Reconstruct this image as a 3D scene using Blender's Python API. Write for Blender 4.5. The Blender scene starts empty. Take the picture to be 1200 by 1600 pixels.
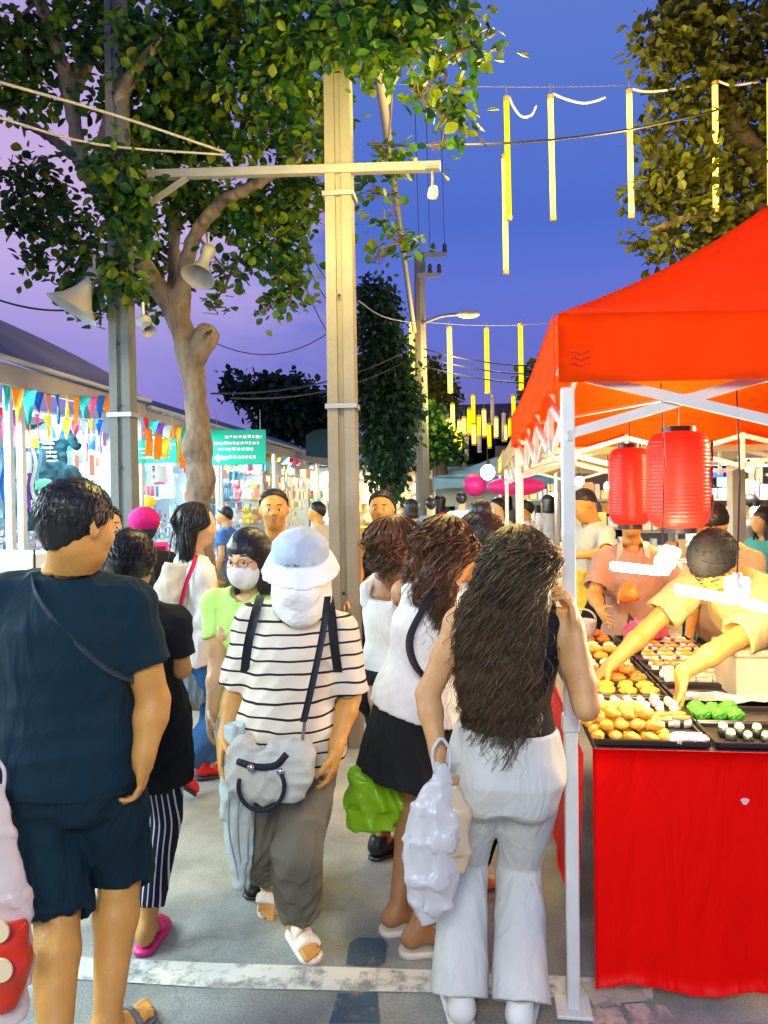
import bpy, math, random, time
import numpy as np
from mathutils import Vector, Matrix
random.seed(7); RNG = np.random.default_rng(7)
S = bpy.context.scene
COL = S.collection
T0 = time.time()
# ------------------------------------------------------------------ camera
FPX = 1204.0; CAMH = 1.6
PIT = math.radians(-0.95); ROL = math.radians(0.8)
def v(*a): return np.array(a, float)
def unit(a):
    a = np.asarray(a, float); n = np.linalg.norm(a); return a/n if n > 1e-9 else a
F_ = v(0, math.cos(PIT), math.sin(PIT)); U0 = v(0, -math.sin(PIT), math.cos(PIT)); R0 = v(1, 0, 0)
R_ = R0*math.cos(ROL) - U0*math.sin(ROL); U_ = R0*math.sin(ROL) + U0*math.cos(ROL)
def W(px, py, D):
    "a point of the place, D metres ahead of the viewpoint, seen at pixel px,py of the 1200x1600 photograph"
    d = F_*FPX + R_*(px-600) - U_*(py-800)
    return v(0, 0, CAMH) + d*(D/d[1])
def G(px, py, z=0.0):
    d = F_*FPX + R_*(px-600) - U_*(py-800)
    return v(0, 0, CAMH) + d*((z-CAMH)/d[2])
cam = bpy.data.cameras.new('camera'); camo = bpy.data.objects.new('camera', cam); COL.objects.link(camo)
camo.matrix_world = Matrix(((R_[0], U_[0], -F_[0], 0), (R_[1], U_[1], -F_[1], 0), (R_[2], U_[2], -F_[2], CAMH), (0, 0, 0, 1)))
cam.sensor_fit = 'VERTICAL'; cam.angle_y = 2*math.atan(800/FPX); cam.clip_end = 2000; cam.clip_start = 0.05
S.camera = camo
# ------------------------------------------------------------------ tagging
def tag(o, label=None, cat=None, group=None, kind=None):
    if label: o['label'] = label
    if cat: o['category'] = cat
    if group: o['group'] = group
    if kind: o['kind'] = kind
    return o
def root(name, loc, label, cat, group=None):
    o = bpy.data.objects.new(name, None); COL.objects.link(o); o.location = tuple(loc); o.empty_display_size = .1
    return tag(o, label, cat, group)
def wloc(o):
    p = Vector((0, 0, 0))
    while o is not None: p += o.location; o = o.parent
    return np.array(p)
def mesh_obj(name, V, Fc, mat, parent=None, smooth=True, loc=None, quads=None, label=None, mats=None, midx=None):
    V = np.asarray(V, np.float32).reshape(-1, 3)
    me = bpy.data.meshes.new(name)
    off = wloc(parent) if parent is not None else (np.array(loc) if loc is not None else np.zeros(3))
    if isinstance(Fc, np.ndarray):
        n = len(Fc); k = Fc.shape[1]
        me.vertices.add(len(V)); me.vertices.foreach_set('co', (V-off).astype(np.float32).ravel())
        me.loops.add(n*k); me.loops.foreach_set('vertex_index', Fc.astype(np.int32).ravel())
        me.polygons.add(n); me.polygons.foreach_set('loop_start', np.arange(0, n*k, k, dtype=np.int32))
        me.update(calc_edges=True)
    else:
        me.from_pydata([tuple(p) for p in (V-off)], [], Fc); me.update()
    me.polygons.foreach_set('use_smooth', np.full(len(me.polygons), smooth))
    for m in (mats or [mat]): me.materials.append(m)
    if midx is not None: me.polygons.foreach_set('material_index', np.asarray(midx, np.int32))
    o = bpy.data.objects.new(name, me); COL.objects.link(o)
    if parent is not None: o.parent = parent
    elif loc is not None: o.location = tuple(loc)
    if label: o['label'] = label
    return o
def link_copy(o, parent=None):
    c = o.copy(); COL.objects.link(c); c.parent = parent
    for ch in list(o.children): link_copy(ch, c)
    return c
class MB:
    def __init__(s): s.V = []; s.F = []; s.n = 0
    def add(s, V, F):
        V = np.asarray(V, float).reshape(-1, 3)
        s.V.append(V); s.F += [tuple(i+s.n for i in f) for f in F]; s.n += len(V); return s
    def box(s, c, sz, R=None, bev=0):
        c = v(*c); h = v(*sz)/2
        R = np.eye(3) if R is None else np.asarray(R)
        if bev <= 0:
            P = [(x, y, z) for x in (-1, 1) for y in (-1, 1) for z in (-1, 1)]
            V = np.array(P)*h
            F = [(0, 1, 3, 2), (4, 6, 7, 5), (0, 4, 5, 1), (2, 3, 7, 6), (0, 2, 6, 4), (1, 5, 7, 3)]
        else:
            V = []; b = min(bev, min(h)*.95)
            for x in (-1, 1):
                for y in (-1, 1):
                    for z in (-1, 1):
                        V += [(x*h[0], y*(h[1]-b), z*(h[2]-b)), (x*(h[0]-b), y*h[1], z*(h[2]-b)), (x*(h[0]-b), y*(h[1]-b), z*h[2])]
            V = np.array(V)
            def I(x, y, z, a): return (4*(x > 0)+2*(y > 0)+(z > 0))*3+a
            F = []
            for sg in (-1, 1):
                f = [I(sg, -1, -1, 0), I(sg, 1, -1, 0), I(sg, 1, 1, 0), I(sg, -1, 1, 0)]; F.append(f if sg > 0 else f[::-1])
                f = [I(-1, sg, -1, 1), I(-1, sg, 1, 1), I(1, sg, 1, 1), I(1, sg, -1, 1)]; F.append(f if sg > 0 else f[::-1])
                f = [I(-1, -1, sg, 2), I(1, -1, sg, 2), I(1, 1, sg, 2), I(-1, 1, sg, 2)]; F.append(f if sg > 0 else f[::-1])
            for a in (-1, 1):
                for b2 in (-1, 1):
                    q = a*b2
                    f = [I(a, b2, -1, 0), I(a, b2, -1, 1), I(a, b2, 1, 1), I(a, b2, 1, 0)]; F.append(f if q > 0 else f[::-1])
                    f = [I(a, -1, b2, 0), I(a, 1, b2, 0), I(a, 1, b2, 2), I(a, -1, b2, 2)]; F.append(f if q > 0 else f[::-1])
                    f = [I(-1, a, b2, 2), I(1, a, b2, 2), I(1, a, b2, 1), I(-1, a, b2, 1)]; F.append(f if q > 0 else f[::-1])
                    for c2 in (-1, 1):
                        f = [I(a, b2, c2, 0), I(a, b2, c2, 1), I(a, b2, c2, 2)]; F.append(f if a*b2*c2 > 0 else f[::-1])
        s.add(V @ R.T + c, F); return s
    def bar(s, a, b, w, d=None, up=(0, 0, 1), bev=0):
        a = v(*a); b = v(*b); z = unit(b-a); x = np.cross(up, z)
        if np.linalg.norm(x) < 1e-4: x = np.cross((1, 0, 0), z)
        x = unit(x); y = np.cross(z, x)
        return s.box((a+b)/2, (w, d or w, np.linalg.norm(b-a)), np.stack([x, y, z], 1), bev)
    def tube(s, pts, r, n=8, cap=True):
        V, F = tube_np(pts, r, n); F = [tuple(f) for f in F]
        m = len(pts)
        if cap: F += [tuple(range(n))[::-1], tuple(range((m-1)*n, m*n))]
        return s.add(V, F)
    def lathe(s, c, prof, n=20, ax=(0, 0, 1), cap=True):
        z = unit(ax); x = unit(np.cross(z, (0.3, .9, .1) if abs(z[2]) > .9 else (0, 0, 1))); y = np.cross(z, x)
        V = []; F = []
        for (r, h) in prof:
            for i in range(n):
                a = 2*math.pi*i/n; V.append(v(*c)+x*r*math.cos(a)+y*r*math.sin(a)+z*h)
        m = len(prof)
        for j in range(m-1):
            for i in range(n):
                k = (i+1) % n; F.append((j*n+i, j*n+k, (j+1)*n+k, (j+1)*n+i))
        if cap: F += [tuple(range(n))[::-1], tuple(range((m-1)*n, m*n))]
        return s.add(V, F)
    def grid(s, P):
        P = np.asarray(P); a, b = P.shape[:2]
        F = [(i*b+j, i*b+j+1, (i+1)*b+j+1, (i+1)*b+j) for i in range(a-1) for j in range(b-1)]
        return s.add(P.reshape(-1, 3), F)
    def slab(s, P, t, nrm=None):
        "a closed sheet of thickness t from the grid P"
        P = np.asarray(P, float); a, b = P.shape[:2]
        if nrm is None:
            du = np.gradient(P, axis=0); dv = np.gradient(P, axis=1); N = np.cross(du, dv)
            N /= np.maximum(np.linalg.norm(N, axis=2, keepdims=True), 1e-9)
        else: N = np.broadcast_to(v(*nrm), P.shape)
        A = P+N*t/2; B = P-N*t/2; o = a*b
        F = []
        for i in range(a-1):
            for j in range(b-1):
                q = (i*b+j, i*b+j+1, (i+1)*b+j+1, (i+1)*b+j); F.append(q[::-1]); F.append(tuple(k+o for k in q))
        for i in range(a-1):
            for j in (0, b-1):
                q = (i*b+j, (i+1)*b+j, (i+1)*b+j+o, i*b+j+o); F.append(q if j == 0 else q[::-1])
        for j in range(b-1):
            for i in (0, a-1):
                q = (i*b+j, i*b+j+o, i*b+j+1+o, i*b+j+1); F.append(q if i == 0 else q[::-1])
        return s.add(np.concatenate([A.reshape(-1, 3), B.reshape(-1, 3)]), F)
    def build(s, name, mat, parent=None, smooth=False, loc=None, label=None):
        return mesh_obj(name, np.concatenate(s.V), s.F, mat, parent, smooth, loc, label=label)
def tube_np(pts, r, n=8):
    P = np.asarray(pts, float); m = len(P); r = np.broadcast_to(np.asarray(r, float), (m,))
    T = np.gradient(P, axis=0); T /= np.maximum(np.linalg.norm(T, axis=1, keepdims=True), 1e-9)
    up = v(0, 0, 1) if abs(T[0][2]) < .9 else v(1, 0, 0)
    X = np.zeros_like(P); x = unit(np.cross(up, T[0]))
    for i in range(m):
        x = x - T[i]*np.dot(x, T[i]); x = unit(x); X[i] = x
    Y = np.cross(T, X); a = np.arange(n)*2*math.pi/n
    V = P[:, None, :] + r[:, None, None]*(X[:, None, :]*np.cos(a)[None, :, None] + Y[:, None, :]*np.sin(a)[None, :, None])
    i = np.arange(m-1)[:, None]*n; j = np.arange(n)[None, :]; k = (j+1) % n
    F = np.stack([i+j, i+k, i+n+k, i+n+j], -1).reshape(-1, 4)
    return V.reshape(-1, 3), F
def catmull(P, n=6):
    P = np.asarray(P, float); P2 = np.vstack([2*P[0]-P[1], P, 2*P[-1]-P[-2]]); out = []
    for i in range(1, len(P2)-2):
        for t in np.linspace(0, 1, n, endpoint=False):
            a, b, c, d = P2[i-1:i+3]
            out.append(.5*((2*b)+(-a+c)*t+(2*a-5*b+4*c-d)*t*t+(-a+3*b-3*c+d)*t**3))
    out.append(P[-1]); return np.array(out)
def rotz(a):
    c, s_ = math.cos(a), math.sin(a); return np.array([[c, -s_, 0], [s_, c, 0], [0, 0, 1]])
# ------------------------------------------------------------------ materials
MATS = {}
def nodes(name):
    m = bpy.data.materials.new(name); m.use_nodes = True; nt = m.node_tree
    return m, nt, nt.nodes, nt.links, nt.nodes['Principled BSDF']
def lin(c):
    return tuple(((x/255)/12.92 if x/255 <= .04045 else ((x/255+.055)/1.055)**2.4) for x in c)
def mat(name, col, rough=.6, metal=0, var=.12, vs=8, bump=0, bs=60, sss=0, emit=None, es=0, trans=0, spec=.5, sheen=0, alpha=1, vec='Object', det=4, wr=0, ws=7):
    key = name
    if key in MATS: return MATS[key]
    m, nt, N, L, b = nodes(name)
    col = tuple(col)
    tc = N.new('ShaderNodeTexCoord')
    if var > 0:
        n = N.new('ShaderNodeTexNoise'); n.inputs['Scale'].default_value = vs; n.inputs['Detail'].default_value = det
        L.new(tc.outputs[vec], n.inputs['Vector'])
        r = N.new('ShaderNodeMapRange'); r.inputs[3].default_value = 1-var*1.6; r.inputs[4].default_value = 1+var*1.6
        L.new(n.outputs['Fac'], r.inputs[0])
        mx = N.new('ShaderNodeVectorMath'); mx.operation = 'SCALE'; mx.inputs[0].default_value = col
        L.new(r.outputs[0], mx.inputs['Scale']); L.new(mx.outputs[0], b.inputs['Base Color'])
    else: b.inputs['Base Color'].default_value = (*col, 1)
    b.inputs['Roughness'].default_value = rough; b.inputs['Metallic'].default_value = metal
    b.inputs['Specular IOR Level'].default_value = spec
    if sheen: b.inputs['Sheen Weight'].default_value = sheen
    if bump:
        n2 = N.new('ShaderNodeTexNoise'); n2.inputs['Scale'].default_value = bs; n2.inputs['Detail'].default_value = 5
        L.new(tc.outputs[vec], n2.inputs['Vector'])
        bp = N.new('ShaderNodeBump'); bp.inputs['Strength'].default_value = bump; bp.inputs['Distance'].default_value = .01
        L.new(n2.outputs['Fac'], bp.inputs['Height']); L.new(bp.outputs[0], b.inputs['Normal'])
    if wr:
        n3 = N.new('ShaderNodeTexNoise'); n3.inputs['Scale'].default_value = ws; n3.inputs['Detail'].default_value = 3; n3.inputs['Distortion'].default_value = 1.6
        mp3 = N.new('ShaderNodeMapping'); mp3.inputs['Rotation'].default_value = (.3, .5, .2); mp3.inputs['Scale'].default_value = (1.4, 1.4, .55); L.new(tc.outputs[vec], mp3.inputs[0]); L.new(mp3.outputs[0], n3.inputs['Vector'])
        b3 = N.new('ShaderNodeBump'); b3.inputs['Strength'].default_value = wr; b3.inputs['Distance'].default_value = .05; L.new(n3.outputs['Fac'], b3.inputs['Height'])
        if bump: L.new(bp.outputs[0], b3.inputs['Normal'])
        L.new(b3.outputs[0], b.inputs['Normal'])
    if sss:
        b.inputs['Subsurface Weight'].default_value = sss; b.inputs['Subsurface Radius'].default_value = (.02, .008, .004); b.inputs['Subsurface Scale'].default_value = 1
    if emit: b.inputs['Emission Color'].default_value = (*emit, 1); b.inputs['Emission Strength'].default_value = es
    if trans:
        out = N['Material Output']; t = N.new('ShaderNodeBsdfTranslucent'); mix = N.new('ShaderNodeMixShader'); mix.inputs[0].default_value = trans
        if var > 0: L.new(mx.outputs[0], t.inputs['Color'])
        else: t.inputs['Color'].default_value = (*col, 1)
        L.new(b.outputs[0], mix.inputs[1]); L.new(t.outputs[0], mix.inputs[2]); L.new(mix.outputs[0], out.inputs['Surface'])
    MATS[key] = m; return m
def emis(name, col, st):
    if name in MATS: return MATS[name]
    m, nt, N, L, b = nodes(name)
    b.inputs['Base Color'].default_value = (.02, .02, .02, 1); b.inputs['Specular IOR Level'].default_value = 0; b.inputs['Emission Color'].default_value = (*col, 1); b.inputs['Emission Strength'].default_value = st
    MATS[name] = m; return m
# ------------------------------------------------------------------ signed distance bodies
class Pr:
    __slots__ = ('lo', 'hi', 'f', 'k', 'op')
    def __init__(s, lo, hi, f, k=.02, op='u'): s.lo = lo; s.hi = hi; s.f = f; s.k = k; s.op = op
NOFLAT = [False]
def cap(a, b, ra, rb=None, k=.02, op='u', flat=False, flata=False):
    a = v(*a); b = v(*b); rb = ra if rb is None else rb; d = b-a; L2 = max(float(d@d), 1e-12); L = math.sqrt(L2); m = max(ra, rb)
    def f(x, y, z):
        X = x-a[0]; Y = y-a[1]; Z = z-a[2]; t = (X*d[0]+Y*d[1]+Z*d[2])/L2; tc = np.clip(t, 0, 1)
        if NOFLAT[0] and flat: tc = np.maximum(t, 0)
        q = np.sqrt((X-d[0]*tc)**2+(Y-d[1]*tc)**2+(Z-d[2]*tc)**2)-(ra+(rb-ra)*tc)
        if flat: q = np.where(t > 1, np.maximum(q, .03), q) if NOFLAT[0] else np.maximum(q, (t-1)*L)
        if flata: q = np.maximum(q, -t*L)
        return q
    return Pr(np.minimum(a, b)-m, np.maximum(a, b)+m, f, k, op)
def ell(c, r, R=None, k=.02, op='u'):
    c = v(*c); r = v(*r); R = np.eye(3) if R is None else np.asarray(R); e = np.sqrt(((R*r[None, :])**2).sum(1))
    def f(x, y, z):
        X = x-c[0]; Y = y-c[1]; Z = z-c[2]
        q = [(X*R[0, i]+Y*R[1, i]+Z*R[2, i])/r[i] for i in range(3)]
        k0 = np.sqrt(q[0]**2+q[1]**2+q[2]**2); k1 = np.sqrt((q[0]/r[0])**2+(q[1]/r[1])**2+(q[2]/r[2])**2)
        return k0*(k0-1)/np.maximum(k1, 1e-6)
    return Pr(c-e, c+e, f, k, op)
def loft(a, b, xd, sl, k=.02, op='u', pw=2.0):
    "elliptic sections (t, rx, ry[, cx, cy]) along a->b; xd is the section's x direction"
    a = v(*a); b = v(*b); L = np.linalg.norm(b-a); az = (b-a)/L; xd = unit(v(*xd)-az*np.dot(xd, az)); yd = np.cross(az, xd)
    sl = [tuple(q)+(0,)*(5-len(q)) for q in sl]; T = np.array([q[0] for q in sl]); TT = np.linspace(T[0], T[-1], 80)
    def sm(i):
        y = np.interp(TT, T, [q[i] for q in sl]); kk = np.ones(7)/7; return np.convolve(np.pad(y, 3, 'edge'), kk, 'valid')
    rx, ry, cx, cy = (sm(i) for i in (1, 2, 3, 4)); m = max(rx.max()+abs(cx).max(), ry.max()+abs(cy).max())
    p0 = a+az*T[0]*L; p1 = a+az*T[-1]*L
    def f(x, y, z):
        X = x-a[0]; Y = y-a[1]; Z = z-a[2]; t = (X*az[0]+Y*az[1]+Z*az[2])/L
        u = X*xd[0]+Y*xd[1]+Z*xd[2]; w = X*yd[0]+Y*yd[1]+Z*yd[2]
        ti = np.clip((t-T[0])/(T[-1]-T[0])*79, 0, 79); i0 = ti.astype(np.int32); i0 = np.minimum(i0, 78); fr = ti-i0
        g = lambda A: A[i0]*(1-fr)+A[i0+1]*fr
        a_, b_ = g(rx), g(ry); u = u-g(cx); w = w-g(cy)
        if pw == 2.0: k0 = np.sqrt((u/a_)**2+(w/b_)**2)
        else: k0 = (np.abs(u/a_)**pw+np.abs(w/b_)**pw)**(1/pw)
        k1 = np.sqrt((u/a_**2)**2+(w/b_**2)**2)
        d = k0*(k0-1)/np.maximum(k1, 1e-6); d = np.where(k0 < .05, -np.minimum(a_, b_), d)
        return np.maximum(d, np.maximum(T[0]-t, t-T[-1])*L)
    return Pr(np.minimum(p0, p1)-m, np.maximum(p0, p1)+m, f, k, op)
def sdf_mesh(prims, h, clips=(), noise=None):
    us = [p for p in prims if p.op == 'u']
    lo = np.min([p.lo for p in us], 0)-4*h-.02; hi = np.max([p.hi for p in us], 0)+4*h+.02
    n = np.ceil((hi-lo)/h).astype(int)+1
    ax = [(lo[i]+np.arange(n[i])*h).astype(np.float32) for i in range(3)]
    F = np.full(tuple(n), .12, np.float32)
    for p in prims:
        mg = p.k+2.5*h+.004
        i0 = np.maximum(np.floor((p.lo-mg-lo)/h).astype(int), 0); i1 = np.minimum(np.ceil((p.hi+mg-lo)/h).astype(int)+1, n)
        if (i1 <= i0).any(): continue
        sl = tuple(slice(i0[i], i1[i]) for i in range(3))
        x = ax[0][sl[0]][:, None, None]; y = ax[1][sl[1]][None, :, None]; z = ax[2][sl[2]][None, None, :]
        d = p.f(x, y, z).astype(np.float32); A = F[sl]
        if p.op == 'u':
            hh = np.maximum(p.k-np.abs(A-d), 0)/max(p.k, 1e-5); F[sl] = np.minimum(A, d)-hh*hh*p.k*.25
        else:
            d = -d; hh = np.maximum(p.k-np.abs(A-d), 0)/max(p.k, 1e-5); F[sl] = np.maximum(A, d)+hh*hh*p.k*.25
    x = ax[0][:, None, None]; y = ax[1][None, :, None]; z = ax[2][None, None, :]
    if noise is not None:
        F = F+noise(x, y, z)
    for c in clips: F = np.maximum(F, c(x, y, z))
    F[0] = F[-1] = .1; F[:, 0] = F[:, -1] = .1; F[:, :, 0] = F[:, :, -1] = .1
    return nets(F, lo, h)
CO = np.array([(i, j, k) for i in (0, 1) for j in (0, 1) for k in (0, 1)])
ED = [(a, b) for a in range(8) for b in range(a+1, 8) if np.abs(CO[a]-CO[b]).sum() == 1]
def nets(F, lo, h):
    I = F < 0
    C = np.zeros(tuple(np.array(F.shape)-1), np.int8)
    nx, ny, nz = C.shape
    for c in CO: C += I[c[0]:c[0]+nx, c[1]:c[1]+ny, c[2]:c[2]+nz]
    act = np.argwhere((C > 0) & (C < 8))
    if len(act) == 0: return np.zeros((0, 3)), np.zeros((0, 4), int)
    vals = np.stack([F[act[:, 0]+c[0], act[:, 1]+c[1], act[:, 2]+c[2]] for c in CO], 1)
    acc = np.zeros((len(act), 3)); cnt = np.zeros(len(act))
    for a, b in ED:
        va, vb = vals[:, a], vals[:, b]; m = (va < 0) != (vb < 0)
        t = np.where(m, va/np.where(m, va-vb, 1), 0)
        acc += np.where(m[:, None], CO[a]+(CO[b]-CO[a])*t[:, None], 0); cnt += m
    V = lo+(act+acc/cnt[:, None])*h
    idx = np.full(C.shape, -1, np.int32); idx[act[:, 0], act[:, 1], act[:, 2]] = np.arange(len(act))
    out = []
    for ax in range(3):
        a1, a2 = [(1, 2), (2, 0), (0, 1)][ax]
        s0 = [slice(None)]*3; s1 = [slice(None)]*3; s0[ax] = slice(0, -1); s1[ax] = slice(1, None)
        A = I[tuple(s0)]; B = I[tuple(s1)]; e = np.argwhere(A != B)
        ok = (e[:, a1] > 0) & (e[:, a2] > 0) & (e[:, a1] < C.shape[a1]) & (e[:, a2] < C.shape[a2]); e = e[ok]
        if len(e) == 0: continue
        sgn = A[e[:, 0], e[:, 1], e[:, 2]]
        def g(d1, d2):
            q = e.copy(); q[:, a1] -= d1; q[:, a2] -= d2; return idx[q[:, 0], q[:, 1], q[:, 2]]
        Q = np.stack([g(1, 1), g(0, 1), g(0, 0), g(1, 0)], 1)
        Q[~sgn] = Q[~sgn][:, ::-1]; out.append(Q)
    Q = np.concatenate(out); Q = Q[(Q >= 0).all(1)]
    return V, Q
def folds(amp, kx=30, seed=0, vert=1.0, hor=1.0):
    r = np.random.default_rng(seed)
    ws = [(r.normal(size=3)*v(hor, hor, vert)*kx, r.normal(size=3)*kx*.5, r.uniform(0, 6), r.uniform(0, 6)) for _ in range(4)]
    def n(x, y, z):
        s = 0
        for w, w2, p, q in ws:
            s = s+np.abs(np.sin(w[0]*x+w[1]*y+w[2]*z+p+1.3*np.sin(w2[0]*x+w2[1]*y+w2[2]*z+q)))-.6
        return (amp*.5*s).astype(np.float32)
    return n
# ------------------------------------------------------------------ people
ALLP = []
def ik(a, c, l1, l2, hint):
    a = v(*a); c = v(*c); d = c-a; L = np.linalg.norm(d)
    if L > (l1+l2)*.999: return a+d*(l1/(l1+l2))
    u = d/L; x = (l1*l1-l2*l2+L*L)/(2*L); hgt = math.sqrt(max(l1*l1-x*x, 0)); hp = v(*hint)-u*np.dot(hint, u)
    return a+u*x+unit(hp)*hgt
MALE = [(-.15, .10, .085), (-.08, .155, .115), (.08, .162, .118), (.35, .148, .108), (.6, .164, .118), (.76, .160, .112), (.86, .128, .092), (.95, .085, .068), (1.03, .058, .054)]
FEM = [(-.15, .10, .085), (-.06, .168, .118), (.08, .17, .12), (.4, .122, .092), (.62, .142, .108), (.76, .142, .102), (.86, .112, .082), (.95, .075, .06), (1.03, .05, .048)]
class Person: pass
def tuck(p):
    "draw the skin in under the clothes so that it never shows through them"
    me = p.body.data; n = len(me.vertices); off = wloc(p.body)
    co = np.empty(n*3, np.float32); me.vertices.foreach_get('co', co); co = co.reshape(-1, 3)+off
    no = np.empty(n*3, np.float32); me.vertex_normals.foreach_get('vector', no); no = no.reshape(-1, 3)
    x, y, z = (co[:, i].astype(np.float64) for i in range(3)); F = np.full(n, 9.0); NOFLAT[0] = True
    for pr in p.garm:
        for q in pr:
            if q.op != 'u': continue
            F = np.minimum(F, q.f(x, y, z))
    NOFLAT[0] = False; keep = np.zeros(n, bool)
    for k in 'LR':
        w = p.wr[k]; u = unit(w-p.el[k]); d = co-w; t = d@u; keep |= (np.linalg.norm(d, axis=1) < .24*p.s) & (t > -.05)
    keep |= (np.linalg.norm(co-p.hc, axis=1) < .14)
    for e, d in p.hems:
        q = co-e; t = q@d; keep |= (t > -.012) & (t < .2) & (np.linalg.norm(q-t[:, None]*d, axis=1) < .16)
    sh = np.where((F < .012) & (F > -.016) & ~keep, np.clip(F+.016, 0, .022), 0)
    co = co-no*sh[:, None]-off; me.vertices.foreach_set('co', co.astype(np.float32).ravel()); me.update()
def make_person(label, H, yaw, pel, nek, head=None, hyaw=None, hpitch=0, hroll=0, L=None, R=None, fL=None, fR=None, sex='f', wid=1.0,
                skin=None, h=None, sw=None, barefoot=False, limb=1.0, group=None, rootpt=None, nofeet=False):
    """pel, nek: world points of hip centre and neck base. L/R: dict(w=wrist, e=elbow or None, hint, dir, n, curl). fL/fR: dict(a=ankle, k=knee, toe=yaw, up)"""
    p = Person(); s = H/1.65; p.s = s; yaw = math.radians(yaw)
    f0 = v(-math.sin(yaw), math.cos(yaw), 0)
    A = v(*pel); B = v(*nek); az = unit(B-A); r = unit(np.cross(f0, az)); ft = np.cross(az, r)
    p.A, p.B, p.az, p.r, p.ft, p.f0 = A, B, az, r, ft, f0; p.L = np.linalg.norm(B-A); p.h = h or .008
    rp = v(A[0], A[1], 0) if rootpt is None else v(*rootpt)
    p.root = root('person', rp, label, 'person', group)
    base = MALE if sex == 'm' else FEM
    p.sl = [(t, a*s*wid, b*s*wid) for t, a, b in base]; p.wid = wid
    sw = sw or (.178 if sex == 'm' else .155)*s*wid
    p.sh = {}; p.el = {}; p.wr = {}; p.hip = {}; p.kn = {}; p.an = {}; p.foot = {}
    pr = [loft(A, B, r, p.sl, k=.03)]
    if sex == 'f':
        for q in (-1, 1): pr.append(ell(A+az*p.L*.66+r*q*.068*s+ft*.075*s, v(.055, .045, .055)*s, k=.04))
    pr += [ell(A-az*.07*s+r*q*.075*s-ft*.05*s, v(.078, .078, .082)*s*wid, k=.06) for q in (-1, 1)]
    # head
    hy = yaw if hyaw is None else math.radians(hyaw)
    fh = v(-math.sin(hy), math.cos(hy), 0); hz = v(0, 0, 1); hx = unit(np.cross(fh, hz))
    hp = math.radians(hpitch); hyv = fh*math.cos(hp)-hz*math.sin(hp); hz = hz*math.cos(hp)+fh*math.sin(hp)
    hr = math.radians(hroll); hx, hz = hx*math.cos(hr)+hz*math.sin(hr), hz*math.cos(hr)-hx*math.sin(hr)
    HR = np.stack([hx, hyv, hz], 1); p.HR = HR
    hc = v(*head) if head is not None else B+v(0, 0, .155*s)+ft*.03*s
    p.hc = hc; hs = s**.5; p.hs = hs
    def h_(x, y, z): return hc+HR@v(x, y, z)*hs
    p.hp = h_
    pr += [ell(h_(0, -.012, .03), v(.076, .097, .086)*hs, HR, k=.02), ell(h_(0, .028, -.03), v(.061, .068, .084)*hs, HR, k=.03),
           ell(h_(0, .045, -.078), v(.04, .042, .032)*hs, HR, k=.03), cap(h_(0, .088, .012), h_(0, .107, -.02), .009*hs, .0125*hs, k=.012),
           cap(h_(-.034, .083, .024), h_(.034, .083, .024), .009*hs, k=.015)]
    for q in (-1, 1):
        pr += [ell(h_(q*.036, .06, -.025), v(.03, .03, .03)*hs, HR, k=.02), ell(h_(q*.013, .1, -.024), v(.008, .01, .007)*hs, HR, k=.008),
               ell(h_(q*.031, .102, .004), v(.017, .014, .011)*hs, HR, k=.012, op='s'),
               ell(h_(q*.031, .082, .011), v(.016, .0125, .007)*hs, HR, k=.004), ell(h_(q*.031, .081, -.008), v(.015, .012, .005)*hs, HR, k=.004),
               ell(h_(q*.079, -.008, -.004), v(.009, .019, .031)*hs, HR@rotz(q*.35), k=.008),
               ell(h_(q*.087, -.004, .002), v(.005, .010, .018)*hs, HR@rotz(q*.35), k=.004, op='s')]
    pr += [ell(h_(0, .091, -.05), v(.022, .009, .005)*hs, HR, k=.006), ell(h_(0, .09, -.06), v(.018, .01, .006)*hs, HR, k=.006)]
    nr = (.058 if sex == 'm' else .047)*s
    pr += [cap(B-az*.03, h_(0, -.02, -.05), nr*1.1, nr, k=.03)]
    for q in (-1, 1): pr.append(cap(B-az*.025*s, A+az*p.L*.87+r*q*sw*.72, .04*s, .048*s, k=.04))
    # arms
    for key, q, sp in (('L', -1, L), ('R', 1, R)):
        sh = A+az*p.L*.84+r*q*sw; sp = dict(sp or {})
        if 'sh' in sp: sh = v(*sp['sh'])
        l1, l2 = .28*s, .245*s
        w = v(*sp['w']) if 'w' in sp else sh+v(0, 0, -1)*(l1+l2)*.96+r*q*.06+ft*.05
        e = v(*sp['e']) if 'e' in sp else ik(sh, w, l1, l2, sp.get('hint', -f0*1.0+r*q*.5))
        p.sh[key] = sh; p.el[key] = e; p.wr[key] = w
        m = limb*s
        mid = sh*.55+e*.45; fm = e*.7+w*.3
        pr += [ell(sh, v(.058, .058, .058)*m, k=.04), cap(sh, mid, .052*m, .046*m), cap(mid, e, .046*m, .037*m), cap(e, fm, .037*m, .039*m), cap(fm, w, .039*m, .026*m)]
        u = unit(sp['dir']) if 'dir' in sp else unit(w-e)
        n = v(*sp.get('n', -r*q)); n = unit(n-u*np.dot(n, u)); sd = np.cross(u, n)
        tb = v(*sp.get('thumb', f0))
        if np.dot(sd, tb) < 0: sd = -sd
        cu = sp.get('curl', .35); hs2 = s*sp.get('hs', 1.0)
        HRm = np.stack([sd, n, u], 1)
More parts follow.
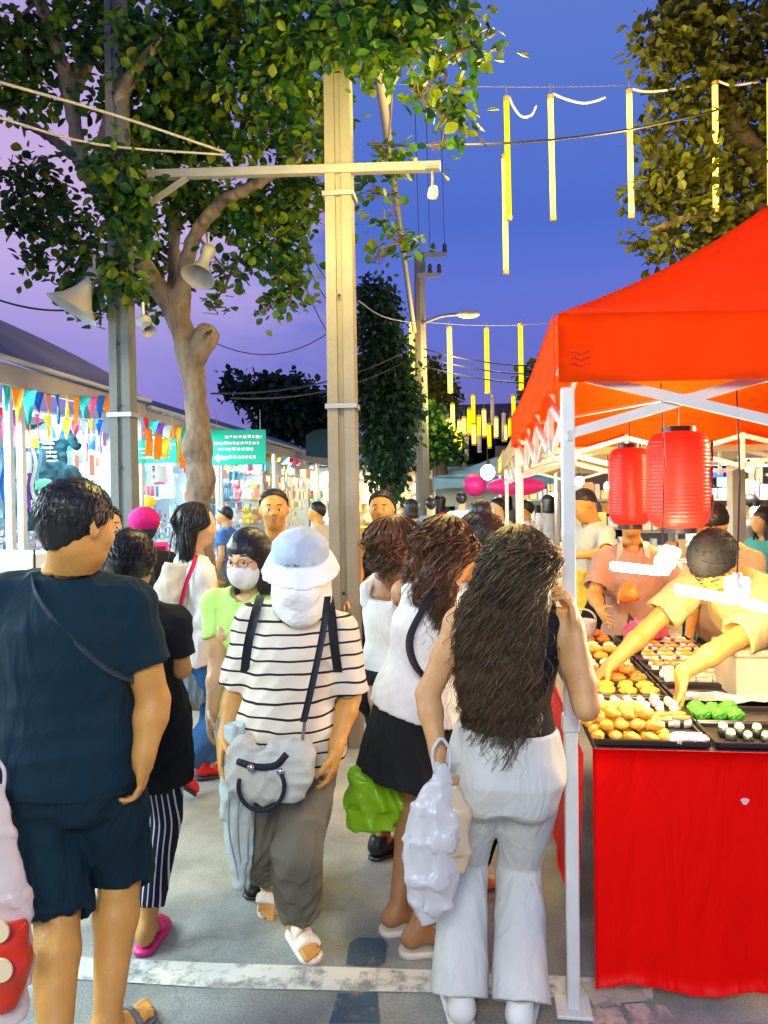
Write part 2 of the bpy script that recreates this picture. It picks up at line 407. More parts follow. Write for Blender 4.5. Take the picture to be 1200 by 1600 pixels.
        if not sp.get('nohand'):
            pr += [ell(w+u*.048*hs2, v(.039, .016, .052)*hs2, HRm, k=.015), cap(w-u*.01, w+u*.03*hs2, .024*m, .022*m, k=.015)]
            for i in range(4):
                b = w+u*.082*hs2+sd*(.0305, .0105, -.0100, -.0300)[i]*hs2; d = u+sd*(.10, .03, -.05, -.14)[i]; ang = 0
                for j in range(3):
                    ang += cu*(.6, 1.0, .7)[j]*(1+.12*i); ln = (.040, .026, .021)[j]*(.93, 1.04, .98, .78)[i]*hs2
                    dd = unit(d)*math.cos(ang)+n*math.sin(ang); b2 = b+dd*ln
                    pr.append(cap(b, b2, (.0084-.0008*j)*hs2, (.0078-.0009*j)*hs2, k=.002)); b = b2
            b = w+u*.022*hs2+sd*.026*hs2; d = unit(u*.75+sd*.6+n*.35)
            for j, ln in enumerate((.042, .032, .024)):
                dd = unit(d+n*cu*.4*j+u*.25*j-sd*.15*j); b2 = b+dd*ln*hs2; pr.append(cap(b, b2, (.0135, .0105, .009)[j]*hs2, (.0105, .009, .0075)[j]*hs2, k=.008)); b = b2
    # legs
    for key, q, sp in (('L', -1, fL), ('R', 1, fR)):
        sp = dict(sp or {}); hip = A+r*q*.088*s*wid-az*.02*s
        an = v(*sp['a']) if 'a' in sp else v(hip[0], hip[1], .08)
        if abs(sp.get('pitch', 0)) < 8:
            zt = (.078+.022)*s; an = v(0, 0, CAMH)+(an-v(0, 0, CAMH))*((zt-CAMH)/(an[2]-CAMH)) if 'a' in sp else an
        l1, l2 = .245*H, .235*H
        kn = v(*sp['k']) if 'k' in sp else ik(hip, an, l1, l2, f0*1.0)
        p.hip[key] = hip; p.kn[key] = kn; p.an[key] = an
        m = limb*s*(1.0 if sex == 'm' else 1.03); th = hip*.5+kn*.5; cf = kn*.68+an*.32
        pr += [cap(hip, th, .088*m, .073*m, k=.04), cap(th, kn, .073*m, .052*m, k=.03), cap(kn, cf-f0*.012, .050*m, .054*m, k=.03), cap(cf-f0*.012, an, .054*m, .032*m, k=.02)]
        ty = math.radians(sp.get('toe', math.degrees(yaw))); fw = v(-math.sin(ty), math.cos(ty), 0)
        pt = math.radians(sp.get('pitch', 0)); fw2 = fw*math.cos(pt)-v(0, 0, 1)*math.sin(pt); up = v(0, 0, 1)*math.cos(pt)+fw*math.sin(pt); sx = np.cross(fw2, up)
        FR = np.stack([sx, fw2, up], 1); p.foot[key] = (an, FR)
        if not nofeet:
            def g_(x, y, z): return an+FR@v(x*-q, y, z)*s
            pr += [ell(g_(0, -.032, -.045), v(.031, .036, .034)*s, FR, k=.03), cap(g_(0, -.01, -.03), g_(.0, .09, -.058), .034*s, .022*s, k=.03), ell(g_(0, .10, -.064), v(.043, .045, .017)*s, FR, k=.02)]
            if barefoot:
                for i in range(5):
                    x = (.03, .013, -.002, -.016, -.029)[i]; ln = (.175, .172, .165, .155, .142)[i]
                    pr.append(cap(g_(x, .12, -.068), g_(x*1.1, ln, -.071), (.0125, .009, .0085, .008, .0075)[i]*s, k=.004))
            else: pr.append(ell(g_(0, .13, -.066), v(.038, .04, .014)*s, FR, k=.02))
    V, Q = sdf_mesh(pr, p.h)
    p.skin = skin
    p.body = mesh_obj('body', V, Q, skin, p.root)
    p.base = base; p.garm = []; p.hems = []; ALLP.append(p); return p
def inflate(sl, d, dy=None): return [(q[0], q[1]+d, q[2]+(d if dy is None else dy))+tuple(q[3:]) for q in sl]
def top(p, mt, name='shirt', sleeve=.7, sr=.062, hem=.12, loose=.014, hemw=.0, neck=.98, fold=.005, seed=1, belly=0, shr=.066, sl=None, vneck=0, kx=28, label=None, clips=()):
    s = p.s; A = p.A-p.az*hem*s; L = p.L
    base = [(t, a, b) for t, a, b in (sl or p.sl)]
    def at(t): return tuple(np.interp(t, [q[0] for q in base], [q[i] for q in base]) for i in (1, 2))
    t0 = -hem*s/L; out = []
    for t in np.linspace(t0, neck, 14):
        a, b = at(max(t, -.02)); w = hemw*max(0, (.45-t)/(.45-t0)); bl = belly*math.exp(-((t-.3)/.3)**2)
        lo = loose*(1 if t < .85 else max(.35, 1-(t-.85)*5)); out.append((t, a+lo+w, b+lo+w*.8+bl*.5, 0, bl*.6))
    pr = [loft(p.A, p.B, p.r, out, k=.03)]
    if sleeve > 0:
        for key in 'LR':
            sh, e, w = p.sh[key], p.el[key], p.wr[key]
            pr.append(cap(p.B-p.az*.035*s+(sh-p.B)*.3, sh, (.046+loose)*s, shr*s*.97, k=.04))
            if sleeve <= 1:
                end = sh+(e-sh)*sleeve; pr.append(cap(sh, end, shr*s*.95, sr*s, k=.03, flat=True)); dr = unit(e-sh)
            else:
                end = e+(w-e)*(sleeve-1); pr.append(cap(sh, e, shr*s*.95, (shr+sr)/2*s, k=.03)); pr.append(cap(e, end, (shr+sr)/2*s, sr*s, k=.02, flat=True)); dr = unit(w-e)
            p.hems.append((end, dr)); pr.append(cap(end-dr*.012, end+dr*.05, (sr-.017)*s, (sr-.013)*s, k=.004, op='s'))
    pr.append(loft(p.A, p.B, p.r, [(t0-.06, out[0][1]-.018, out[0][2]-.018, 0, out[0][4]), (t0+.03, out[0][1]-.022, out[0][2]-.022, 0, out[0][4])], k=.002, op='s'))
    pr.append(cap(p.B-p.az*.015*s+p.ft*(.02+vneck*.3)*s, p.B+p.az*.1+p.ft*.03, (.057+vneck*.25)*s, .10*s, k=.006, op='s'))
    if vneck: pr.append(cap(p.B+p.ft*.06*s, p.B-p.az*vneck*s+p.ft*.13*s, .05*s, .012*s, k=.006, op='s'))
    p.garm.append(pr)
    V, Q = sdf_mesh(pr, p.h, noise=folds(fold, kx, seed) if fold else None, clips=clips)
    return mesh_obj(name, V, Q, mt, p.root, label=label)
def tank(p, mt, name='tank_top', hem=.05, loose=.008, top_t=.80, strap=.024, fold=.002, seed=2, sx=.62, label=None):
    s = p.s; base = p.sl; L = p.L
    def at(t): return tuple(np.interp(t, [q[0] for q in base], [q[i] for q in base]) for i in (1, 2))
    out = [(t, at(max(t, -.05))[0]+loose*min(1, (top_t-t)*6+.3), at(max(t, -.05))[1]+loose*min(1, (top_t-t)*6+.3)) for t in np.linspace(-hem*s/L, top_t, 12)]
    pr = [loft(p.A, p.B, p.r, out, k=.012)]
    pr += [ell(p.A+p.az*p.L*.66+p.r*q*.068*s+p.ft*.075*s, v(.062, .052, .062)*s, k=.03) for q in (-1, 1)]
    for q in (-1, 1):
        x = q*(abs(np.dot(p.sh['R']-p.A, p.r)))*sx; f_, b_ = p.ft*.085*s, -p.ft*.075*s; c = p.A+p.r*x
        pts = [c+p.az*L*top_t*.96+f_, c+p.az*L*.88+p.ft*.07*s, c+p.az*L*.965-p.ft*.0, c+p.az*L*.9-p.ft*.07*s, c+p.az*L*top_t*.96+b_]
        for a, b in zip(pts[:-1], pts[1:]): pr.append(cap(a, b, strap*s, k=.02))
    p.garm.append(pr)
    V, Q = sdf_mesh(pr, p.h, noise=folds(fold, 30, seed)); return mesh_obj(name, V, Q, mt, p.root, label=label)
def pants(p, mt, name='trousers', end=1.85, rt=.098, rk=.07, rh=.07, waist=.16, loose=.012, fold=.005, seed=3, kx=30, gluteal=True, label=None, hor=1.2, vert=.5, ext=0):
    s = p.s; base = p.sl
    def at(t): return tuple(np.interp(t, [q[0] for q in base], [q[i] for q in base]) for i in (1, 2))
    out = [(t, at(t)[0]+loose, at(t)[1]+loose) for t in np.linspace(-.17, waist, 8)]
    pr = [loft(p.A, p.B, p.r, out, k=.04)]
    if gluteal: pr += [ell(p.A-p.az*.07*s+p.r*q*.075*s-p.ft*.040*s, v(.089, .089, .095)*s*p.wid, k=.07) for q in (-1, 1)]
    for key in 'LR':
        hip, kn, an = p.hip[key], p.kn[key], p.an[key]
        if end <= 1:
            e = hip+(kn-hip)*end; pr.append(cap(hip, e, rt*s, rh*s, k=.025, flat=True)); d = unit(kn-hip)
        else:
            e = kn+(an-kn)*(end-1)+unit(an-kn)*ext; pr += [cap(hip, kn, rt*s, rk*s, k=.02), cap(kn, e, rk*s, rh*s, k=.008, flat=True)]; d = unit(an-kn)
        p.hems.append((e, d)); pr.append(cap(e-d*.012, e+d*.05, (rh-.02)*s, (rh-.016)*s, k=.004, op='s'))
    p.garm.append(pr)
    V, Q = sdf_mesh(pr, p.h, noise=folds(fold, kx, seed, vert, hor)); return mesh_obj(name, V, Q, mt, p.root, label=label)
def skirt(p, mt, name='skirt', ln=.35, w=.05, waist=.18, fold=.008, seed=4, loose=.012):
    s = p.s; base = p.sl
    def at(t): return tuple(np.interp(t, [q[0] for q in base], [q[i] for q in base]) for i in (1, 2))
    t0 = -ln*s/p.L; out = [(t, at(max(t, -.02))[0]+loose+w*max(0, t/t0), at(max(t, -.02))[1]+loose+w*max(0, t/t0)) for t in np.linspace(t0, waist, 10)]
    pr = [loft(p.A, p.B, p.r, out, k=.02)]; p.garm.append(pr)
    V, Q = sdf_mesh(pr, p.h, noise=folds(fold, 34, seed, .15, 1.6)); return mesh_obj(name, V, Q, mt, p.root)
def shoe(p, key, mt, name='shoe', sole=None, kind='shoe', h=None, strapmat=None, grow=1.0):
    an, FR = p.foot[key]; s = p.s*grow; h = h or min(p.h, .007)
    def g_(x, y, z): return an+FR@v(x, y, z)*s
    def fl(x, y, z): return ((x-an[0])*FR[0, 2]+(y-an[1])*FR[1, 2]+(z-an[2])*FR[2, 2]).astype(np.float32)
    def fy(x, y, z): return ((x-an[0])*FR[0, 1]+(y-an[1])*FR[1, 1]+(z-an[2])*FR[2, 1]).astype(np.float32)
    if kind == 'shoe':
        pr = [cap(g_(0, -.035, -.04), g_(0, .12, -.058), .042*s, .030*s, k=.03), ell(g_(0, .11, -.062), v(.048, .07, .03)*s, FR, k=.03), cap(g_(0, -.02, 0), g_(0, -.03, -.04), .042*s, .04*s, k=.02)]
        V, Q = sdf_mesh(pr, h, clips=[lambda x, y, z: -(fl(x, y, z)+.078*s), lambda x, y, z: fl(x, y, z)-.012*s]); o = mesh_obj(name, V, Q, mt, p.root)
        t = .022
    else:
        o = root(name, (0, 0, 0), None, None); o.parent = p.root; o.location = (0, 0, 0)
        del_o = o
        slots = {'slide': [(.035, .085), (.1, .135)] if kind == 'slide' else [], }
        bands = {'slide2': [(.015, .062), (.078, .12)], 'slide': [(.06, .12)], 'flip': [(.075, .09)], 'heel': [(.07, .13)]}[kind]
        for (y0, y1) in bands:
            pr = [cap(g_(0, -.01, -.03), g_(0, .09, -.054), .043*s, .031*s, k=.03), ell(g_(0, .10, -.060), v(.052, .055, .027)*s, FR, k=.02)]
            V, Q = sdf_mesh(pr, h, clips=[lambda x, y, z, a=y0: (a*s-fy(x, y, z)), lambda x, y, z, b=y1: fy(x, y, z)-b*s, lambda x, y, z: -(fl(x, y, z)+.078*s)])
            if len(V): mesh_obj('strap', V, Q, strapmat or mt, o)
        if kind == 'heel':
            pass
        t = .03
    # sole
    pr = [cap(g_(0, -.035, -.09), g_(0, .13, -.09), .043*s, .047*s, k=.01)]
    th = .018 if kind == 'shoe' else .024
    if kind == 'flip': th = .012
    V, Q = sdf_mesh(pr, h, clips=[lambda x, y, z: fl(x, y, z)+(.078)*s, lambda x, y, z: -(fl(x, y, z)+(.078+th)*s)])
    mesh_obj('sole', V, Q, sole or mt, o); return o
def face(p, lipc=(.35, .12, .1), brow=True):
    s = p.hs; e = MATS['eye_white']; ir = MATS['iris']; hm = MATS['hair_black']
    for q in (-1, 1):
        m = MB(); m.lathe(p.hp(q*.031, .079, .003), [(.0125*s*math.sin(a), -.0125*s*math.cos(a)) for a in np.linspace(.05, 3.09, 8)], 12, ax=p.HR[:, 1])
        eo = m.build('eye', e, p.root, True)
        m = MB(); m.lathe(p.hp(q*.031, .0905, .003), [(.0058*s, 0), (.0055*s, .0014), (.002, .0021)], 12, ax=p.HR[:, 1]); m.build('iris', ir, eo, True)
        if brow: m = MB(); m.tube([p.hp(q*(.016+.033*t), .091-.014*t*t, .030-.003*t+.004*math.sin(t*3)) for t in (0, .25, .5, .75, 1)], [.003, .0042, .004, .003, .0012], 6); m.build('eyebrow', hm, p.root, True)
    V, Q = sdf_mesh([ell(p.hp(0, .0925, -.05), v(.0215, .009, .005)*s, p.HR, k=.004), ell(p.hp(0, .0915, -.0595), v(.018, .0098, .006)*s, p.HR, k=.004)], .003)
    mesh_obj('lips', V, Q, mat('lips_%.2f' % lipc[0], lipc, .45), p.root)
def hair_short(p, mt, grow=.008, line=(-.035, .75), name='hair', seed=0, extra=(), amp=.002, label=None, ky=0):
    s = p.hs; HR = p.HR; c = p.hc
    def loc(x, y, z): return [((x-c[0])*HR[0, i]+(y-c[1])*HR[1, i]+(z-c[2])*HR[2, i])/s for i in range(3)]
    def clip(x, y, z):
        q = loc(x, y, z); return ((line[0]+line[1]*(q[1]+.06))-q[2]+.006*np.sin(q[0]*190)*np.sin(q[1]*150+1)).astype(np.float32)*s
    pr = [ell(p.hp(0, -.014, .034), v(.076+grow, .098+grow, .086+grow)*s, HR, k=.02), cap(p.hp(0, -.055, -.02), p.hp(0, -.045, -.06), .054*s, .046*s, k=.03)]+list(extra)
    V, Q = sdf_mesh(pr, min(p.h, .007), clips=[clip], noise=folds(amp, 160, seed)); o = mesh_obj(name, V, Q, mt, p.root, label=label)
    # tufts that break the outline
    rr = np.random.default_rng(seed); Vs = []; Fs = []; n0 = 0
    if p.h < .0125:
        for i in range(900):
            d = rr.normal(size=3); d[2] = abs(d[2])*.9-.55; d = unit(d); b = v(d[0]*(.076+grow), d[1]*(.098+grow)-.014, d[2]*(.086+grow)+.034)
            if b[2] < line[0]+line[1]*(b[1]+.06)+.004: continue
            t = unit(v(d[0]*.3, -.5+rr.normal()*.3, -.8+rr.normal()*.3)); t = unit(t-d*np.dot(t, d)*.95+rr.normal(size=3)*.08); ln = rr.uniform(.015, .03)
            P = np.array([p.hp(*(b-d*.002)), p.hp(*(b+t*ln*.5+d*.001)), p.hp(*(b+t*ln-d*.002))])
            V_, F_2 = tube_np(P, [.0022, .002, .0004], 3); Vs.append(V_); Fs.append(F_2+n0); n0 += len(V_)
        mesh_obj('hair_tufts', np.concatenate(Vs), np.concatenate(Fs), mt, o)
    return o
def strands(paths, rad, mt, name, parent, n=3):
    Vs = []; Fs = []; n0 = 0
    for P, r in zip(paths, rad):
        V_, F_2 = tube_np(P, r, n); Vs.append(V_); Fs.append(F_2+n0); n0 += len(V_)
    return mesh_obj(name, np.concatenate(Vs), np.concatenate(Fs), mt, parent)
def hair_long(p, mt, length, spread=.1, back=.06, n=420, curl=.0, seed=0, front=False, top_in=.0, thick=.0045, seg=44, drop_front=.25, vol=.02, name='hair', side=0.0, label=None, core=True, rbot=None, flow=None, frm=1.0):
    """hair from the scalp over the back; length in m below the crown; spread = half width at the bottom"""
    rr = np.random.default_rng(seed); s = p.hs; HR = p.HR; down = v(0, 0, -1); bk = unit(v(-HR[0, 1], -HR[1, 1], 0)); sd = unit(v(HR[0, 0], HR[1, 0], 0))
    if flow is not None: down = unit(flow)
    c0 = p.hc+v(0, 0, .02)
    paths = []; rad = []; clump = 8 if curl > 0 else 4
    def E(az_, el_, o): return p.hp(math.sin(az_)*math.cos(el_)*(.079+o), -math.cos(az_)*math.cos(el_)*(.100+o)-.013, math.sin(el_)*(.088+o)+.032)
    for i in range(n//clump):
        az_ = rr.uniform(-2.1, 2.1); el0 = math.asin(rr.uniform(-.15, 1.0)); side_ = math.sin(np.clip(az_, -1.6, 1.6)); vo = vol*rr.uniform(.25, 1)
        ln = length*rr.uniform(.72, 1.0)*(1-.22*abs(side_)); el1 = -.25
        base = [E(az_, el0+(el1-el0)*t, .004+vo*t**1.2*(1 if el0 > 0 else .6)) for t in (0, .33, .66, 1)]
        P1 = base[-1]; endw = spread*side_*rr.uniform(.75, 1.1)+side; bb = back+.045*math.cos(az_*.75)*rr.uniform(.3, 1)
        rem = ln-(c0[2]+.09-P1[2]); q0 = c0+down*(c0[2]-P1[2])
        P2 = q0+down*rem*.35+sd*(endw*.9)+bk*bb; P3 = q0+down*rem*.7+sd*endw+bk*(bb*.95); P4 = q0+down*rem+sd*(endw*.93)+bk*(bb*.85)
        C0 = catmull(base+[P2, P3, P4], max(seg//6, 3)); m = len(C0); t = np.linspace(0, 1, m)
        a0 = rr.uniform(0, 6.28); fr0 = rr.uniform(.85, 1.15)*ln/.052*6.28
        for j in range(clump):
            C = C0+(sd*rr.normal()*.005+bk*rr.normal()*.005)[None, :]*np.clip(t*3, .5, 1)[:, None]*(1 if curl > 0 else 1.3)
            if curl > 0:
                amp = curl*np.clip(t*3.0-.55, 0, 1)*rr.uniform(.55, 1.15); ph = a0+rr.normal()*.32; fr = fr0*rr.uniform(.994, 1.006)
                C = C+sd*(amp*np.cos(ph+fr*t))[:, None]+bk*(amp*np.sin(ph+fr*t))[:, None]
            else: C = C+sd*(.005*np.sin(rr.uniform(0, 6)+t*5))[:, None]
            if rr.random() < .05: C = C+(sd*rr.normal()*.03+bk*abs(rr.normal())*.03)[None, :]*(t**1.5)[:, None]
            paths.append(C); rad.append(thick*rr.uniform(.5, 1.1)*(1-t**3*.75))
    o = None
    if core:
        pr = [ell(p.hp(0, -.014, .034), v(.086, .106, .094)*s, HR, k=.02)]
        q0 = c0+bk*.045; pr.append(loft(q0, q0+down*length*.8, sd, [(-.02, .07*s, .07*s), (.15, (.09+vol*.4)*s, .07*s), (.5, spread*.72+vol*.2, .035, side*.5*0, 0), (.85, spread*.6, .02), (1, spread*.4, .01)], k=.03))
        def clip(x, y, z):
            q = [((x-p.hc[0])*HR[0, i]+(y-p.hc[1])*HR[1, i]+(z-p.hc[2])*HR[2, i])/s for i in range(3)]
            return np.minimum((.02+.85*(q[1]+.02))-q[2], q[1]+.0).astype(np.float32)*s
        V, Q = sdf_mesh(pr, min(p.h*1.2, .01), clips=[clip], noise=folds(.006, 90, seed, .25, 1.3)); o = mesh_obj(name, V, Q, mt, p.root, label=label)
    so = strands(paths, rad, mt, 'hair_locks' if o else name, o or p.root)
    return o or so
def hair_bob(p, mt, bottom=-.15, seed=0, fringe=False, wide=.1, name='hair', n=260):
    s = p.hs; HR = p.HR
    pr = [ell(p.hp(0, -.016, .036), v(.087, .106, .094)*s, HR, k=.02), loft(p.hp(0, -.02, .05), p.hp(0, -.025, bottom), HR[:, 0], [(0, .08*s, .09*s), (.4, wide*s, .092*s), (.8, (wide+.003)*s, .085*s), (1, wide*.93*s, .07*s)], k=.03),
          cap(p.hp(0, .07, -.035), p.hp(0, .25, -.05), .060*s, .075*s, k=.01, op='s'), cap(p.hp(0, .06, -.09), p.hp(0, .25, -.13), .052*s, .07*s, k=.01, op='s'), cap(p.hp(0, .03, -.11), p.hp(0, .02, -.3), .05*s, .06*s, k=.01, op='s')]
    if fringe: pr.append(cap(p.hp(-.045, .078, .035), p.hp(.045, .078, .035), .02*s, k=.02))
    V, Q = sdf_mesh(pr, min(p.h, .007), noise=folds(.004, 120, seed, .2, 1.3)); o = mesh_obj(name, V, Q, mt, p.root); return o
# ------------------------------------------------------------------ people materials
def skinm(name, c): return mat(name, c, .48, var=.16, vs=11, bump=.22, bs=150, wr=.06, ws=22, sss=.12, spec=.4)
SK_TAN = skinm('skin_tan', (.56, .27, .065)); SK_LIGHT = skinm('skin_light', (.64, .38, .20)); SK_BROWN = skinm('skin_brown', (.36, .17, .07)); SK_MID = skinm('skin_mid', (.55, .29, .12))
def hairm(name, c, c2):
    m, nt, N, L, b = nodes(name); g = N.new('ShaderNodeNewGeometry'); r = N.new('ShaderNodeMix'); r.data_type = 'RGBA'
    tc = N.new('ShaderNodeTexCoord'); n = N.new('ShaderNodeTexNoise'); n.inputs['Scale'].default_value = 9; L.new(tc.outputs['Object'], n.inputs['Vector'])
    a = N.new('ShaderNodeMath'); a.operation = 'MULTIPLY'; L.new(g.outputs['Random Per Island'], a.inputs[0]); L.new(n.outputs['Fac'], a.inputs[1])
    a2 = N.new('ShaderNodeMath'); a2.operation = 'MULTIPLY'; a2.inputs[1].default_value = 1.7; a2.use_clamp = True; L.new(a.outputs[0], a2.inputs[0])
    r.inputs[6].default_value = (*c, 1); r.inputs[7].default_value = (*c2, 1); L.new(a2.outputs[0], r.inputs[0]); L.new(r.outputs[2], b.inputs['Base Color'])
    b.inputs['Roughness'].default_value = .42; b.inputs['Specular IOR Level'].default_value = .45; MATS[name] = m; return m
H_BLACK = hairm('hair_black', (.006, .006, .008), (.018, .016, .018)); H_CURL = hairm('hair_curly', (.014, .009, .006), (.15, .085, .036)); H_CURL2 = hairm('hair_curly_red', (.016, .008, .006), (.20, .075, .03))
mat('eye_white', (.8, .78, .75), .2, var=0); mat('iris', (.02, .012, .008), .1, var=0)
def cloth(name, c, rough=.85, bump=.25, bs=900, **k): c = tuple(c); return mat(name, c, rough, wr=k.pop('wr', .38), ws=k.pop('ws', 7), var=k.pop('var', .10), vs=6, bump=bump, bs=bs, spec=.25, **k)
NAVY = cloth('fabric_dark_navy', (.002, .019, .034)); BLACKF = cloth('fabric_black', (.010, .011, .014)); WHITEF = cloth('fabric_white', (.78, .78, .78)); CREAM = cloth('fabric_cream', (.62, .55, .45))
def stripes(name, c1, c2, freq, width, axis=2, warp=.012, wsc=5, dirv=None, rough=.85):
    m, nt, N, L, b = nodes(name); tc = N.new('ShaderNodeTexCoord')
    n = N.new('ShaderNodeTexNoise'); n.inputs['Scale'].default_value = wsc; n.inputs['Detail'].default_value = 2; L.new(tc.outputs['Object'], n.inputs['Vector'])
    d = N.new('ShaderNodeVectorMath'); d.operation = 'DOT_PRODUCT'; dv = dirv or ((1, 0, 0), (0, 1, 0), (0, 0, 1))[axis]; d.inputs[1].default_value = dv; L.new(tc.outputs['Object'], d.inputs[0])
    a = N.new('ShaderNodeMath'); a.operation = 'MULTIPLY_ADD'; a.inputs[1].default_value = warp*2; L.new(n.outputs['Fac'], a.inputs[0]); L.new(d.outputs['Value'], a.inputs[2])
    mu = N.new('ShaderNodeMath'); mu.operation = 'MULTIPLY'; mu.inputs[1].default_value = freq; L.new(a.outputs[0], mu.inputs[0])
    fr = N.new('ShaderNodeMath'); fr.operation = 'FRACT'; L.new(mu.outputs[0], fr.inputs[0])
    lt = N.new('ShaderNodeMath'); lt.operation = 'LESS_THAN'; lt.inputs[1].default_value = width; L.new(fr.outputs[0], lt.inputs[0])
    mx = N.new('ShaderNodeMix'); mx.data_type = 'RGBA'; mx.inputs[6].default_value = (*c1, 1); mx.inputs[7].default_value = (*c2, 1); L.new(lt.outputs[0], mx.inputs[0]); L.new(mx.outputs[2], b.inputs['Base Color'])
    n2 = N.new('ShaderNodeTexNoise'); n2.inputs['Scale'].default_value = 500; L.new(tc.outputs['Object'], n2.inputs['Vector']); bp = N.new('ShaderNodeBump'); bp.inputs['Strength'].default_value = .2; bp.inputs['Distance'].default_value = .01
    L.new(n2.outputs['Fac'], bp.inputs['Height']); L.new(bp.outputs[0], b.inputs['Normal'])
    b.inputs['Roughness'].default_value = rough; b.inputs['Specular IOR Level'].default_value = .25; MATS[name] = m; return m
BLACKP = mat('black_plastic', (.012, .012, .014), .4, var=0); WHITEP = mat('white_rubber', (.75, .72, .66), .5, var=.05)
# ---- A: man seen from behind, left foreground
A_ = make_person('broad man in dark navy shirt and shorts seen from behind, in front at the left', 1.68, 3, W(103, 1185, 2.24), W(110, 893, 2.2), head=W(121, 822, 2.14), hyaw=-30, hpitch=6,
    sex='m', wid=1.12, sw=.164, limb=1.2, skin=SK_TAN, h=.006, barefoot=True,
    L=dict(e=W(-48, 1090, 2.2), w=W(-34, 1215, 2.10), n=(1, 0, 0), curl=.9), R=dict(e=W(240, 1095, 2.24), w=W(225, 1180, 2.19), dir=(-.1, .12, -1), n=(-1, 0, 0), curl=.5),
    fL=dict(a=W(86, 1660, 2.04), toe=0), fR=dict(a=W(168, 1588, 2.28), toe=-28))
top(A_, NAVY, 'shirt', sleeve=.62, sr=.076, shr=.078, hem=.06, loose=.022, hemw=.02, fold=.006, seed=3, kx=16)
pants(A_, NAVY, 'shorts', end=1.10, rt=.122, rk=.098, rh=.098, waist=.12, loose=.028, fold=.007, seed=5, kx=18)
hair_short(A_, H_BLACK, grow=.013, line=(-.052, .72), seed=1, amp=.004)
face(A_)
sh_ = [A_.A+A_.az*A_.L*t+A_.r*x+A_.ft*y for t, x, y in ((.99, -.085, -.065), (.9, -.045, -.112), (.78, .02, -.141), (.66, .09, -.138), (.55, .15, -.11), (.47, .20, -.05))]
m = MB(); P = catmull(sh_, 5)
m.slab(np.stack([P+A_.az*.011, P-A_.az*.011], 1), .003); m.build('bag_strap', cloth('strap_navy', (.02, .035, .05), .6), A_.root, True)
for k in 'LR': shoe(A_, k, mat('flipflop_grey', (.12, .13, .16), .6), 'flip_flop', kind='flip')
# ---- B: woman in black just ahead of A
B_ = make_person('woman in black top and white pinstriped trousers hidden partly by the man in navy', 1.5, -4, W(222, 1130, 2.82), W(212, 942, 2.78), head=W(203, 884, 2.74), hyaw=6, hpitch=22, skin=SK_TAN, h=.009,
    R=dict(e=W(283, 1045, 2.78), w=W(262, 1000, 2.98), curl=.6), L=dict(e=W(160, 1045, 2.9), w=W(190, 990, 3.05), curl=.6), fL=dict(a=W(180, 1398, 2.9)), fR=dict(a=W(231, 1440, 2.76), toe=-5), limb=1.0, wid=.98)
top(B_, BLACKF, 'shirt', sleeve=.72, sr=.066, hem=.0, loose=.022, seed=7)
pants(B_, stripes('pinstripe_cloth', (.012, .013, .028), (.62, .62, .66), 48, .24, 0, .012, 4), 'trousers', end=1.86, rt=.092, rk=.068, rh=.054, fold=.004, seed=8)
skirt(B_, BLACKF, 'dark_trouser_top', ln=.24, w=-.005, waist=.6, seed=9, loose=.036)  # black layer added for the dark upper part of the trousers
hair_short(B_, H_BLACK, grow=.018, line=(-.08, .55), seed=2, amp=.006)
for k in 'LR': shoe(B_, k, mat('pink_rubber', (.75, .03, .22), .45), 'sandal', kind='slide')
# ---- D, C: between the man in navy and the grey post
D_ = make_person('dark-haired person in charcoal shirt whose face shows between navy shirt man and grey post', 1.62, 195, W(166, 990, 4.2), W(168, 868, 4.2), hyaw=215, skin=SK_MID, h=.012, sex='m')
top(D_, cloth('fabric_charcoal', (.03, .03, .035)), 'shirt', seed=11); pants(D_, BLACKF, seed=12); hair_short(D_, H_BLACK, line=(-.02, .8)); face(D_)
C_ = make_person('woman with magenta head scarf photographing the stalls beside the grey post', 1.56, 35, W(224, 970, 4.6), W(224, 862, 4.6), head=W(223, 826, 4.58), skin=SK_LIGHT, h=.012,
    R=dict(w=W(243, 882, 4.75), e=W(252, 930, 4.7), curl=.8, dir=(.2, .1, 1), n=(-.3, 1, 0)))
top(C_, BLACKF, 'shirt', sleeve=.9, seed=13); pants(C_, BLACKF, seed=14); hair_short(C_, H_BLACK, line=(-.05, .5))
V, Q = sdf_mesh([ell(C_.hp(0, -.03, .05), v(.09, .105, .085), C_.HR)], .012, noise=folds(.006, 60, 3)); mesh_obj('head_scarf', V, Q, cloth('magenta_cloth', (.55, .01, .16)), C_.root)
# ---- E: white blouse
E_ = make_person('woman with long black hair, white blouse, jeans and red shoes walking by the tree trunk', 1.6, -62, W(296, 1000, 4.25), W(303, 868, 4.22), head=W(308, 820, 4.2), hyaw=-68, hpitch=8, skin=SK_LIGHT, h=.011,
    R=dict(e=W(322, 962, 4.1), w=W(348, 942, 4.25), curl=.7), L=dict(e=W(330, 960, 4.4), w=W(352, 940, 4.35), curl=.7), fL=dict(a=W(326, 1190, 4.45), toe=-62, pitch=5), fR=dict(a=W(285, 1196, 4.1), toe=-50, pitch=42))
top(E_, WHITEF, 'blouse', sleeve=1.5, sr=.058, shr=.075, hem=.1, loose=.03, hemw=.02, fold=.012, seed=15, kx=22)
pants(E_, cloth('denim', (.03, .12, .30), bs=500), 'jeans', end=1.93, rt=.1, rk=.078, rh=.085, fold=.007, seed=16)
hair_long(E_, H_BLACK, .40, spread=.10, back=.05, n=900, seed=3, thick=.005, vol=.022)
